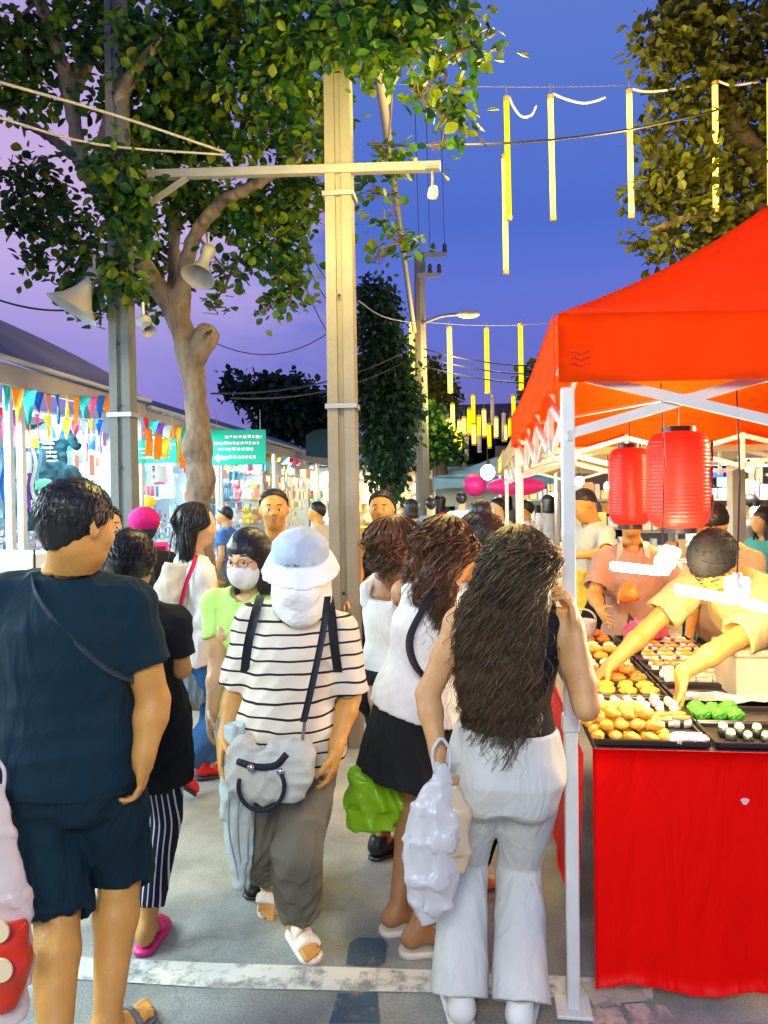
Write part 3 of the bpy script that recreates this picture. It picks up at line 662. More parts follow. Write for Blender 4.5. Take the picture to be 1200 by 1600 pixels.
V, Q = sdf_mesh([loft(E_.A-v(0, 0, .33), E_.A+v(0, 0, .3), E_.r, [(0, .135, .16), (.5, .15, .165), (1, .15, .13)], k=.01), cap(E_.A-v(0, 0, .4)+E_.f0*.30, E_.A+v(0, 0, .3)+E_.f0*.17, .10, .08, op='s', k=.03)], .010, noise=folds(.014, 26, 6, .2, 1.5)); mesh_obj('overshirt', V, Q, cloth('denim_pale', (.22, .33, .42)), E_.root)
for k in 'LR': shoe(E_, k, mat('red_shoe', (.62, .015, .012), .4), 'shoe', sole=mat('dark_sole', (.02, .045, .05), .7))
# ---- F: green tee and mask
F2 = make_person('woman in lime green shirt wearing glasses and a white face mask', 1.5, 168, W(390, 1090, 3.2), W(386, 918, 3.15), head=W(388, 872, 3.08), hyaw=160, hpitch=10, skin=SK_LIGHT, h=.008,
    R=dict(e=W(339, 1045, 3.1), w=W(331, 1112, 3.0), n=(1, 0, 0), curl=.4), L=dict(e=W(440, 1040, 3.2)), fL=dict(a=W(440, 1330, 3.4)), fR=dict(a=W(412, 1345, 3.3)))
top(F2, cloth('lime_cloth', (.42, .68, .16)), 'shirt', sleeve=.55, sr=.062, hem=.14, loose=.016, seed=17, vneck=.02)
pants(F2, cloth('grey_cloth', (.2, .19, .17)), 'trousers', seed=18); hair_bob(F2, H_BLACK, -.155, 4, wide=.098); face(F2)
V, Q = sdf_mesh([ell(F2.hp(0, .035, -.045), v(.067, .081, .075), F2.HR, k=.01), ell(F2.hp(0, .085, -.028), v(.03, .034, .035), F2.HR, k=.03)], .005,
    clips=[lambda x, y, z: ((x-F2.hc[0])*F2.HR[0, 2]+(y-F2.hc[1])*F2.HR[1, 2]+(z-F2.hc[2])*F2.HR[2, 2]+.012).astype(np.float32), lambda x, y, z: (.035-((x-F2.hc[0])*F2.HR[0, 1]+(y-F2.hc[1])*F2.HR[1, 1]+(z-F2.hc[2])*F2.HR[2, 1])).astype(np.float32)])
mesh_obj('face_mask', V, Q, cloth('mask_white', (.8, .82, .85)), F2.root)
m = MB()
for q in (-1, 1):
    c = [F2.hp(q*.033+.024*math.cos(a), .108+.004*math.sin(a), .004+.019*math.sin(a)) for a in np.linspace(0, 2*math.pi, 17)]; m.tube(c, .0014, 5, False)
    m.tube([F2.hp(q*.057, .106, .008), F2.hp(q*.078, .06, .01), F2.hp(q*.081, 0, .006)], .0015, 5)
m.tube([F2.hp(-.01, .111, .006), F2.hp(.01, .111, .006)], .0015, 5); m.build('glasses', mat('brown_frame', (.08, .02, .01), .3, var=0), F2.root, True)
m = MB(); m.tube([F2.B+v(.058*math.cos(a), .052*math.sin(a), .012-.018*(math.sin(a) < 0)*-math.sin(a)*-1) for a in np.linspace(0, 6.283, 25)], .0016, 5, False); m.build('choker', BLACKP, F2.root, True)
shoe(F2, 'L', BLACKP); shoe(F2, 'R', BLACKP)
# ---- G: striped top
G_ = make_person('woman in black-striped cream top and cropped grey trousers walking toward us, head under an added white covering', 1.5, 176, W(450, 1146, 2.74), W(466, 946, 2.66), head=W(470, 893, 2.58), hyaw=182, hpitch=14, skin=SK_TAN, h=.006, wid=1.12, sw=.150, limb=1.08, barefoot=True,
    R=dict(e=W(368, 1082, 2.68), w=W(352, 1150, 2.6), n=(1, .3, 0), thumb=(.2, -1, 0), curl=.35), L=dict(e=W(547, 1088, 2.68), w=W(525, 1168, 2.58), n=(-1, .3, 0), thumb=(-.3, -1, 0), dir=(-.12, -.05, -1), curl=.45),
    fL=dict(a=W(466, 1432, 2.76), toe=207), fR=dict(a=W(420, 1360, 2.98), toe=170, pitch=48))
top(G_, stripes('striped_jersey', (.70, .62, .52), (.012, .012, .02), 22, .17, 2, .03, 4), 'shirt', sleeve=.93, sr=.078, shr=.074, hem=.07, loose=.034, hemw=.015, fold=.008, seed=20, belly=.05, kx=16, vneck=.045)
pants(G_, cloth('grey_brown_cloth', (.15, .135, .10)), 'trousers', end=1.84, rt=.118, rk=.098, rh=.092, waist=.1, loose=.02, fold=.011, seed=21, kx=24)
for k in 'LR': shoe(G_, k, mat('cream_rubber', (.80, .72, .58), .5), 'sandal', kind='slide2', h=.005)
face(G_)
V, Q = sdf_mesh([ell(G_.hp(0, -.01, .075), v(.096, .115, .075), G_.HR, k=.02), loft(G_.hp(0, -.005, .105), G_.hp(0, -.01, .015), G_.HR[:, 0], [(0, .09, .11), (.8, .097, .117), (1, .10, .12)], k=.01),
    loft(G_.hp(0, -.005, .065), G_.hp(0, -.01, -.02), G_.HR[:, 0], [(0, .083, .105), (.6, .092, .112), (1, .145, .165)], k=.004, op='s')], .006, noise=folds(.004, 40, 9))
hat = mesh_obj('hat', V, Q, cloth('hat_pale_blue', (.42, .50, .60)), G_.root)
V, Q = sdf_mesh([loft(G_.hp(0, -.005, .06), G_.hp(0, -.01, .0), G_.HR[:, 0], [(0, .104, .124), (1, .135, .155)], k=.01), loft(G_.hp(0, -.005, .036), G_.hp(0, -.01, -.012), G_.HR[:, 0], [(0, .1, .12), (1, .131, .151)], k=.004, op='s')], .006, noise=folds(.003, 30, 9))
mesh_obj('added_brim', V, Q, cloth('cover_white', (.85, .85, .85)), hat)  # white brim added as part of the made-up head covering
sc_ = [ell(G_.hp(0, -.02, .01), v(.092, .108, .10), G_.HR, k=.02), loft(G_.hp(0, -.01, -.02), G_.hp(0, .0, -.145), G_.HR[:, 0], [(0, .096, .105), (.5, .104, .108), (1, .10, .09)], k=.03), ell(G_.hp(0, .075, -.09), v(.075, .055, .085), G_.HR, k=.03),
    ell(G_.hp(0, .10, -.03), v(.064, .05, .05), G_.HR, k=.03)]
V, Q = sdf_mesh(sc_+[ell(G_.hp(0, .12, .012), v(.056, .06, .020), G_.HR, k=.012, op='s')], .006, noise=folds(.002, 44, 10))
mesh_obj('added_face_cover', V, Q, cloth('cover_white', (.85, .85, .85)), G_.root)  # made-up covering that stands in for a white blob over the face
def ribbon(pts, w, t, mt, name, parent, side=(1, 0, 0), n=6):
    P = catmull(pts, n); s_ = v(*side); m = MB(); m.slab(np.stack([P-s_*w/2, P+s_*w/2], 1), t); return m.build(name, mt, parent, True)
ST_BLACK = cloth('strap_black', (.012, .014, .022), .6)
ribbon([W(512, 932, 2.50), W(505, 985, 2.46), W(490, 1060, 2.42), W(474, 1128, 2.40)], .022, .003, ST_BLACK, 'lanyard', G_.root)
for x0, x1, x2 in ((408, 398, 388), (512, 518, 522)): ribbon([W(x0, 930, 2.68), W(x0-3*(x0 < 450)+3*(x0 > 450), 938, 2.60), W(x1, 962, 2.545), W(x2, 1005, 2.54), W(x2+(6 if x0 > 450 else -6), 1050, 2.60)], .03, .004, ST_BLACK, 'backpack_strap', G_.root)
# ---- H, I
H_ = make_person('man in navy and red basketball vest standing behind the concrete pole', 1.68, 187, W(608, 948, 5.2), W(600, 838, 5.2), head=W(596, 796, 5.15), hyaw=172, skin=SK_TAN, sex='m', h=.012, R=dict(e=W(560, 898, 5.1), w=W(545, 935, 5.0), curl=.5))
tank(H_, cloth('vest_navy', (.01, .012, .04)), 'vest', hem=.2, loose=.02, seed=23); pants(H_, NAVY, 'shorts', end=1.0, rt=.12, rh=.11); hair_short(H_, H_BLACK, line=(.0, .7), grow=.010); face(H_)
I_ = make_person('man in olive green shirt in front of the bright shops, behind lime green shirt woman', 1.67, 172, W(434, 972, 4.6), W(432, 842, 4.6), head=W(428, 797, 4.55), hyaw=188, skin=SK_TAN, sex='m', h=.011)
top(I_, cloth('olive_cloth', (.23, .27, .17)), 'shirt', sleeve=.25, loose=.02, seed=24); pants(I_, BLACKF); hair_short(I_, H_BLACK, line=(.0, .75)); face(I_)
# ---- J, K, L, M: women at the red stall
J_ = make_person('farthest curly-haired woman at the red stall, white tank top, black shoes, green bag in hand', 1.56, -42, W(612, 1066, 3.32), W(612, 902, 3.3), head=W(622, 848, 3.27), hyaw=-60, skin=SK_BROWN, h=.009,
    L=dict(sh=W(590, 918, 3.38), e=W(580, 1020, 3.36), w=W(585, 1092, 3.2), curl=.9, n=(1, 0, 0)), fL=dict(a=W(598, 1306, 3.47), toe=-55), fR=dict(a=W(640, 1345, 3.22), toe=-60))
tank(J_, WHITEF, seed=25); pants(J_, BLACKF, 'shorts', end=.8, rt=.11, rh=.11); hair_long(J_, H_CURL2, .30, spread=.10, back=.05, n=1000, curl=.012, seed=5, vol=.042, thick=.0028)
for k in 'LR': shoe(J_, k, BLACKP)
K_ = make_person('curly auburn-haired woman in white tank top, black shorts and pale slippers, middle of the queue', 1.6, -38, W(652, 1104, 2.88), W(690, 912, 2.86), head=W(702, 858, 2.84), hyaw=-58, hpitch=16, skin=SK_BROWN, h=.0075, barefoot=True,
    L=dict(e=W(690, 1050, 2.98), w=W(740, 1050, 3.1)), R=dict(e=W(760, 1040, 2.8), w=W(790, 1060, 3.0)), fL=dict(a=W(622, 1414, 2.87), toe=-75), fR=dict(a=W(655, 1446, 2.74), toe=-82))
tank(K_, WHITEF, hem=.02, loose=.03, seed=26, fold=.004); skirt(K_, BLACKF, 'shorts', ln=.28, w=.022, waist=.10, seed=27)
hair_long(K_, H_CURL2, .54, spread=.14, back=.05, n=1700, curl=.013, seed=6, vol=.05, seg=60, thick=.0024, side=-.02, flow=(-.14, 0, -1))
ribbon([W(690, 905, 2.75), W(662, 950, 2.70), W(640, 1000, 2.68), W(652, 1045, 2.66), W(690, 1075, 2.7)], .028, .004, ST_BLACK, 'bag_strap', K_.root)
for k in 'LR': shoe(K_, k, mat('slipper_cream', (.62, .56, .46), .6), 'slipper', kind='slide')
L_ = make_person('dark-haired woman with her hair in a bun bending toward the red stall', 1.56, -55, W(712, 1085, 3.15), W(736, 905, 3.12), head=W(754, 850, 3.08), hyaw=-70, hpitch=22, skin=SK_TAN, h=.01)
top(L_, CREAM, 'shirt', sleeve=.5, seed=28); pants(L_, BLACKF, seed=29)
hair_short(L_, H_BLACK, grow=.014, line=(-.05, .7), extra=[ell(L_.hp(0, -.06, .13), v(.048, .045, .04), k=.015)], amp=.004, seed=3); face(L_)
M_ = make_person('woman with waist-length dark curls in pale grey flared trousers, holding the white tent leg', 1.58, -3, W(790, 1195, 2.36), W(804, 938, 2.33), head=W(812, 884, 2.31), hyaw=-22, hpitch=12, skin=SK_MID, h=.006, sw=.158, wid=.99, limb=.97,
    L=dict(e=W(668, 1085, 2.33), w=W(684, 1175, 2.26), curl=1.1, n=(1, 0, 0), dir=(.05, 0, -1)), R=dict(e=W(916, 1106, 2.20), w=W(900, 985, 2.28), dir=(-.12, .1, 1), n=(-1, .35, 0), thumb=(-.2, 1, .1), curl=.75),
    fL=dict(a=W(718, 1546, 2.42), toe=5), fR=dict(a=W(814, 1556, 2.30), toe=-18))
tank(M_, BLACKF, hem=-.05, loose=.008, seed=30, top_t=.80, strap=.028, fold=.002, sx=.6)
pants(M_, cloth('pale_grey_jersey', (.56, .57, .55), .8), 'flared_trousers', end=1.9, rt=.106, rk=.076, rh=.094, waist=.25, loose=.018, fold=.005, seed=31, kx=16, hor=1.2, vert=.25, ext=.055)
hair_long(M_, H_CURL, .77, spread=.112, back=.07, n=3000, curl=.014, seed=8, vol=.036, side=-.055, seg=66, thick=.0019)
for k in 'LR': shoe(M_, k, mat('shoe_white', (.72, .70, .66), .5))


# ------------------------------------------------------------------ sky and ground
w = bpy.data.worlds.new('World'); S.world = w; w.use_nodes = True
N = w.node_tree.nodes; L = w.node_tree.links; bg = N['Background']
tc = N.new('ShaderNodeTexCoord'); sp = N.new('ShaderNodeSeparateXYZ'); L.new(tc.outputs['Generated'], sp.inputs[0])
def ramp(src, stops):
    r = N.new('ShaderNodeValToRGB'); L.new(src, r.inputs[0]); e = r.color_ramp.elements
    while len(e) > 1: e.remove(e[-1])
    e[0].position = stops[0][0]; e[0].color = (*stops[0][1], 1)
    for p_, c_ in stops[1:]: q = e.new(p_); q.color = (*c_, 1)
    return r
r1 = ramp(sp.outputs['Z'], [(0, lin((118, 104, 180))), (.10, lin((114, 110, 190))), (.19, lin((104, 114, 206))), (.26, lin((98, 117, 213))), (.33, lin((80, 111, 206))), (.55, lin((96, 124, 208))), (.8, lin((80, 110, 200)))])
r2 = ramp(sp.outputs['Z'], [(0, lin((170, 140, 205))), (.12, lin((146, 134, 214))), (.19, lin((160, 149, 221))), (.27, lin((190, 170, 229))), (.36, lin((205, 176, 224))), (.5, lin((180, 160, 224))), (.8, lin((100, 120, 210)))])
mr = N.new('ShaderNodeMapRange'); mr.inputs[1].default_value = -.02; mr.inputs[2].default_value = -.30; mr.interpolation_type = 'SMOOTHSTEP'
nz = N.new('ShaderNodeTexNoise'); nz.inputs['Scale'].default_value = 3.2; nz.inputs['Detail'].default_value = 6; nz.inputs['Roughness'].default_value = .55
mp = N.new('ShaderNodeMapping'); mp.inputs['Scale'].default_value = (1, 1, 2.6); L.new(tc.outputs['Generated'], mp.inputs[0]); L.new(mp.outputs[0], nz.inputs['Vector'])
ad = N.new('ShaderNodeMath'); ad.operation = 'MULTIPLY_ADD'; ad.inputs[1].default_value = -.55; L.new(nz.outputs['Fac'], ad.inputs[0])
ad2 = N.new('ShaderNodeMath'); ad2.operation = 'ADD'; ad2.inputs[1].default_value = .27; L.new(sp.outputs['X'], ad2.inputs[0]); L.new(ad2.outputs[0], ad.inputs[2]); L.new(ad.outputs[0], mr.inputs[0])
mx = N.new('ShaderNodeMix'); mx.data_type = 'RGBA'; L.new(mr.outputs[0], mx.inputs[0]); L.new(r1.outputs[0], mx.inputs[6]); L.new(r2.outputs[0], mx.inputs[7])
L.new(mx.outputs[2], bg.inputs[0]); bg.inputs[1].default_value = .66
# asphalt
def ground_mat():
    m, nt, N, L, b = nodes('asphalt'); tc = N.new('ShaderNodeTexCoord')
    def nz(sc, d=5, r=.55): n = N.new('ShaderNodeTexNoise'); n.inputs['Scale'].default_value = sc; n.inputs['Detail'].default_value = d; n.inputs['Roughness'].default_value = r; L.new(tc.outputs['Object'], n.inputs['Vector']); return n
    a, c, f = nz(.9), nz(3.2, 6, .65), nz(140, 3, .7)
    r = N.new('ShaderNodeValToRGB'); L.new(a.outputs['Fac'], r.inputs[0]); e = r.color_ramp.elements; e[0].position = .3; e[0].color = (.17, .185, .18, 1); e[1].position = .7; e[1].color = (.33, .33, .30, 1)
    r2 = N.new('ShaderNodeMapRange'); r2.inputs[1].default_value = .35; r2.inputs[2].default_value = .7; r2.inputs[3].default_value = .72; r2.inputs[4].default_value = 1.25; L.new(c.outputs['Fac'], r2.inputs[0])
    r3 = N.new('ShaderNodeMapRange'); r3.inputs[1].default_value = .3; r3.inputs[2].default_value = .75; r3.inputs[3].default_value = .6; r3.inputs[4].default_value = 1.5; L.new(f.outputs['Fac'], r3.inputs[0])
    vo = N.new('ShaderNodeTexVoronoi'); vo.feature = 'DISTANCE_TO_EDGE'; vo.inputs['Scale'].default_value = .55
    wn = nz(2.5, 4); wv = N.new('ShaderNodeVectorMath'); wv.operation = 'MULTIPLY_ADD'; wv.inputs[1].default_value = (.5, .5, .5); L.new(wn.outputs['Color'], wv.inputs[0]); L.new(tc.outputs['Object'], wv.inputs[2]); L.new(wv.outputs[0], vo.inputs['Vector'])
    cr = N.new('ShaderNodeMapRange'); cr.inputs[1].default_value = 0; cr.inputs[2].default_value = .006; cr.inputs[3].default_value = .84; cr.inputs[4].default_value = 1; L.new(vo.outputs['Distance'], cr.inputs[0])
    m1 = N.new('ShaderNodeMath'); m1.operation = 'MULTIPLY'; L.new(r2.outputs[0], m1.inputs[0]); L.new(r3.outputs[0], m1.inputs[1])
    m2 = N.new('ShaderNodeMath'); m2.operation = 'MULTIPLY'; L.new(m1.outputs[0], m2.inputs[0]); L.new(cr.outputs[0], m2.inputs[1])
    sc = N.new('ShaderNodeVectorMath'); sc.operation = 'SCALE'; L.new(r.outputs[0], sc.inputs[0]); L.new(m2.outputs[0], sc.inputs['Scale']); L.new(sc.outputs[0], b.inputs['Base Color'])
    bp = N.new('ShaderNodeBump'); bp.inputs['Strength'].default_value = .5; bp.inputs['Distance'].default_value = .006; L.new(f.outputs['Fac'], bp.inputs['Height']); L.new(bp.outputs[0], b.inputs['Normal'])
    b.inputs['Roughness'].default_value = .72; return m
m = MB(); m.grid([[(-250, -60, 0), (250, -60, 0)], [(-250, 400, 0), (250, 400, 0)]]); tag(m.build('ground', ground_mat()), kind='structure')
def paint_mat(name, c, wear=.5, sc=14):
    m, nt, N, L, b = nodes(name); tc = N.new('ShaderNodeTexCoord'); n = N.new('ShaderNodeTexNoise'); n.inputs['Scale'].default_value = sc; n.inputs['Detail'].default_value = 8; n.inputs['Roughness'].default_value = .7; L.new(tc.outputs['Object'], n.inputs['Vector'])
    r = N.new('ShaderNodeMapRange'); r.inputs[1].default_value = wear-.08; r.inputs[2].default_value = wear+.1; L.new(n.outputs['Fac'], r.inputs[0])
    b.inputs['Base Color'].default_value = (*c, 1); b.inputs['Roughness'].default_value = .7
    t = N.new('ShaderNodeBsdfTransparent'); mi = N.new('ShaderNodeMixShader'); L.new(r.outputs[0], mi.inputs[0]); L.new(b.outputs[0], mi.inputs[1]); L.new(t.outputs[0], mi.inputs[2]); L.new(mi.outputs[0], N['Material Output'].inputs['Surface']); return m
def decal(pts, z, mt, name, n=1):
    m = MB(); P = [G(x, y) for x, y in pts]; V = [(q[0], q[1], z) for q in P]; m.add(V, [tuple(range(len(V)))]); o = m.build(name, mt)
    if o.data.polygons[0].normal.z < 0: o.data.flip_normals()
    return tag(o, kind='structure')
WP = paint_mat('worn_white_paint', (.60, .58, .52), .56, 9)
decal([(-260, 1478), (-260, 1508), (330, 1545), (700, 1553), (1020, 1566), (1020, 1534), (700, 1518), (330, 1506)], .004, WP, 'road_line')
BP = paint_mat('worn_blue_paint', (.035, .075, .13), .56, 11)
for q in ([(546, 1475), (560, 1466), (598, 1467), (606, 1476), (602, 1507), (590, 1512), (541, 1508)], [(528, 1553), (590, 1551), (594, 1600), (514, 1601)]): decal(q, .004, BP, 'road_patch')
PP = paint_mat('worn_pink_paint', (.55, .42, .36), .54, 10)
for q in ([(905, 1537), (948, 1537), (972, 1575), (930, 1578)], [(950, 1537), (998, 1537), (1010, 1567), (968, 1570)], [(915, 1580), (962, 1573), (985, 1610), (935, 1618)], [(975, 1572), (1010, 1570), (1025, 1600), (990, 1606)], [(1022, 1573), (1038, 1574), (1056, 1596), (1030, 1594)]): decal(q, .006, PP, 'road_patch')
# ------------------------------------------------------------------ street frame
A7 = math.radians(7); UU = v(math.sin(A7), math.cos(A7), 0); NN = v(math.cos(A7), -math.sin(A7), 0); ZZ = v(0, 0, 1); R7 = rotz(-A7)
WMET = mat('white_painted_steel', (.62, .62, .60), .38, var=.08, vs=20, bump=.05, bs=60); GREYM = mat('grey_galvanised', (.30, .31, .32), .45, metal=.6)
def light(kind, loc, e, col, size=.1, rot=None, name='lamp_light', sy=None, spot=None):
    l = bpy.data.lights.new(name, kind); l.energy = e; l.color = col
    if kind == 'AREA':
        l.size = size
        if sy: l.shape = 'RECTANGLE'; l.size_y = sy
    elif kind != 'SUN': l.shadow_soft_size = size
    if spot: l.spot_size = spot; l.spot_blend = .6
    o = bpy.data.objects.new(name, l); COL.objects.link(o); o.location = tuple(loc)
    if rot is not None: o.rotation_euler = rot
    return o
# ------------------------------------------------------------------ canopies
def canopy(c0, wid, dep, ztop, zval, apex, mt, label, frame=True, legs=(0, 1, 2, 3), unit_=.75, vs=None, curve=.32, cat='canopy', legr=.04, legmat=None, val=True, ang=None):
    uu, nn = (UU, NN) if ang is None else (v(math.sin(ang), math.cos(ang), 0), v(math.cos(ang), -math.sin(ang), 0))
    r = root('market_canopy', (c0[0], c0[1], 0), label, cat); o = v(c0[0], c0[1], 0)
    cs = [o, o+nn*wid, o+nn*wid+uu*dep, o+uu*dep]; cen = o+nn*wid/2+uu*dep/2
    m = MB(); n = 12
    for i in range(4):
        a, b = cs[i]-nn*0+ZZ*ztop, cs[(i+1) % 4]+ZZ*ztop; ap = cen+ZZ*apex; P = []
        for j in range(n+1):
            t = j/n; row = []
            for k in range(n+1):
                q = a+(b-a)*k/n; s_ = t; zc = (s_*(1-curve)+curve*s_*s_*1.0)
                sag = -.05*math.sin(math.pi*k/n)*math.sin(math.pi*min(1, t*1.3))*(1-t)
                x = q*(1-t)+ap*t; x[2] = ztop+(apex-ztop)*zc+sag; x[2] -= .03*math.sin(math.pi*k/n)*(1-t); row.append(x)
            P.append(row)
        m.slab(np.array(P), .003)
    m.build('roof', mt, r, True)
    if val:
        for i in range(4):
            a, b = cs[i], cs[(i+1) % 4]; out = unit(np.cross(b-a, ZZ)); P = []
            for j in range(6):
                z = ztop+(zval-ztop)*j/5; P.append([a+(b-a)*k/24+out*(.012+.010*math.sin(k*1.7+i)*(j/5)**1.5)+ZZ*(z-.03*math.sin(math.pi*k/24)*(1-j/5)-.012*math.sin(math.pi*k/24)*(j/5)) for k in range(25)])
            m = MB(); m.slab(np.array(P), .003); m.build('valance', mt, r, True)
    lm = legmat or WMET
    for i in legs:
        p_ = cs[i]+(nn*(.03 if i in (0, 3) else -.03)+uu*(.03 if i < 2 else -.03)); m = MB(); m.box(p_+ZZ*(zval*.5+.0), (legr, legr, zval-.02), rotz(-A7), .004)
        m.box(p_+ZZ*.9, (legr+.012, legr+.012, .05), rotz(-A7), .004) if wid < 3.2 else None
        lo = m.build('leg', lm, r); m = MB(); m.box(p_+ZZ*.008, (.11, .11, .012), rotz(-A7), .003); m.build('foot_plate', lm, lo)
    if frame:
        for i in range(4):
            a, b = cs[i], cs[(i+1) % 4]; ins = unit(cen*v(1, 1, 0)-(a+b)/2*v(1, 1, 0))*.035; d = unit(b-a); Lg = np.linalg.norm(b-a); nu = max(2, int(round(Lg/unit_))); st = Lg/nu; zh, zl = zval+.045, zval-.16
            for k in range(nu):
                p0 = a+d*st*k+ins; p1 = a+d*st*(k+1)+ins
                for (z0, z1, of) in ((zh, zl, 0), (zl, zh, .022)):
                    m = MB(); m.bar(p0+ins*0+unit(ins)*of+ZZ*z0, p1+unit(ins)*of+ZZ*z1, .016, .030); m.build('truss_bar', lm, r)
                if k: m = MB(); m.bar(p0+unit(ins)*.011+ZZ*(zl-.02), p0+unit(ins)*.011+ZZ*(zh+.02), .022); m.build('truss_joint', lm, r)
        # peak struts
        for i in range(2):
            a, b = cs[i], cs[i+2]; pa = a*.5+b*.5
            for q in (a, b):
                m = MB(); m.bar(q*.9+pa*.1+ZZ*(ztop-.06), pa+ZZ*(ztop+.05), .026, .016); m.build('roof_strut', lm, r)
        m = MB(); m.bar(cen+ZZ*(zval-.05), cen+ZZ*(apex-.05), .035); m.build('mast', lm, r)
    return r
def thincloth(name, c, tr=.5, rough=.75): return mat(name, c, rough, var=.10, vs=3, trans=tr, bump=.15, bs=300, wr=.5, ws=2.2, spec=.12)
RED = thincloth('red_canopy_cloth', (.90, .11, .002), .6)
P0 = (.535, 2.35)
CAN = canopy(P0, 3.0, 3.02, 2.155, 1.945, 3.28, RED, 'red pop-up canopy on white folding frame above the food stall')
m = MB()   # small wire motif near the corner of the valance
for k in range(3):
    q = v(P0[0], P0[1], 0)+NN*.035-UU*.0285+ZZ*(2.03-.018*k); m.tube([q+NN*x+ZZ*(.004*math.sin(x*160)) for x in np.linspace(0, .055, 10)], .0013, 5)
m.build('emblem', BLACKP, CAN, True)
BEIGE = thincloth('beige_canopy_cloth', (.72, .55, .30), .4)
canopy((1.02, 5.9), 3.0, 3.0, 2.12, 1.93, 2.75, BEIGE, 'beige pop-up canopy directly behind the red one')
canopy((1.5, 9.6), 3.0, 3.0, 2.2, 1.98, 2.9, thincloth('yellow_canopy_cloth', (.80, .52, .05), .4), 'yellow canopy beyond the beige one', frame=False)
canopy((.95, 14.8), 2.5, 2.6, 2.02, 1.76, 2.45, thincloth('blue_white_cloth', (.25, .45, .70), .3), 'pale blue tent with grey side at the end of the lane', frame=False)
canopy((4.4, 6.2), 3.0, 3.0, 2.15, 1.95, 2.8, thincloth('olive_cloth_roof', (.20, .20, .10), .2), 'olive canopy at the right edge behind the food stall', frame=False)
m = MB(); P = [[v(1.0+x*2.2, 14.7-x*.3, z-.12+.02*math.sin(x*9)) for x in np.linspace(0, 1, 14)] for z in (1.9, 1.75, 1.55)]; m.slab(np.array(P), .004); tag(m.build('tarpaulin', thincloth('clear_tarp', (.40, .44, .44), .4), None, True), 'translucent grey tarpaulin hanging below the pale blue tent', 'tarpaulin')
# ------------------------------------------------------------------ lanterns
LRED = mat('lantern_red', (.80, .035, .02), .32, var=.05, vs=6, trans=.35)
def lantern(cx, cz, D, R, Hh, label, marks=True, mt=None):
    c = W(cx, cz, D); r = root('paper_lantern', c-v(0, 0, Hh/2+.02), label, 'lantern'); pr = []
    nr = 26
    for i in range(nr*4+1):
        t = i/(nr*4); z = (t-.5)*Hh; e = abs(t-.5)*2; rad = R*(.60+.40*math.sqrt(max(0, 1-max(0, (e-.62)/.38)**2))) if e > .62 else R
        pr.append((rad*(1-.022*(abs(math.sin(math.pi*t*nr))<.45)), z))
    m = MB(); m.lathe(c, pr, 36); b = m.build('shade', mt or LRED, r, True)
    for sg in (-1, 1):
        m = MB(); m.lathe(c+ZZ*sg*(Hh/2+.008), [(R*.52, -.014), (R*.56, -.012), (R*.56, .012), (R*.50, .014)], 28); m.build('rim', BLACKP, r)
    m = MB(); m.tube([c+ZZ*(Hh/2), c+ZZ*(Hh/2+.05), c+ZZ*(Hh/2+.16)], .003, 5); m.build('cord', BLACKP, r)
    if marks:   # brush-like characters down the side that faces the vendor
        m = MB(); ch = [[(-.5, .8, .5, .8), (0, 1, 0, -.9), (-.7, .2, .7, .2), (-.6, -.9, .6, -.9)], [(-.6, .9, .6, .9), (-.6, .9, -.6, -.8), (.6, .9, .6, -.8), (-.6, 0, .6, 0), (-.6, -.8, .6, -.8)], [(-.7, .5, .7, .5), (0, .9, -.6, -.9), (0, .3, .6, -.9), (-.3, -.2, .4, -.2)]]
        for k, st in enumerate(ch):
            for (x0, y0, x1, y1) in st:
                P_ = []
                for t in np.linspace(0, 1, 5):
                    a = math.radians(-24)+(x0+(x1-x0)*t)*.30; z = .30*Hh-.28*Hh*k+(y0+(y1-y0)*t)*.11*Hh; P_.append(c+v(math.cos(a)*(R+.004), math.sin(a)*(R+.004), z))
                m.tube(P_, [.004, .006, .0055, .006, .003], 5)
        m.build('lettering', BLACKP, r, True)
    return r
lantern(1060, 750, 3.0, .118, .37, 'nearer red paper lantern with black characters, hanging under the red canopy')
lantern(984, 760, 3.65, .098, .36, 'farther red paper lantern half hidden by the one with black characters', False)
light('POINT', W(1060, 750, 3.0), 3, (1, .45, .25), .05); light('POINT', W(984, 760, 3.65), 1.5, (1, .45, .25), .05)
PINK = mat('lantern_pink', (.85, .03, .28), .4, var=.05, trans=.3)
for (x, y, D, rx, rz, lb) in ((742, 758, 12.8, .19, .19, 'round pink balloon hanging left of the long pink one'), (806, 760, 9.4, .36, .115, 'long pink balloon hanging below the beige canopy edge')):
    V, Q = sdf_mesh([ell(W(x, y, D), (rx, .19, rz))], .02); tag(mesh_obj('balloon', V, Q, PINK, None, loc=W(x, y, D)-v(0, 0, rz)), lb, 'balloon')
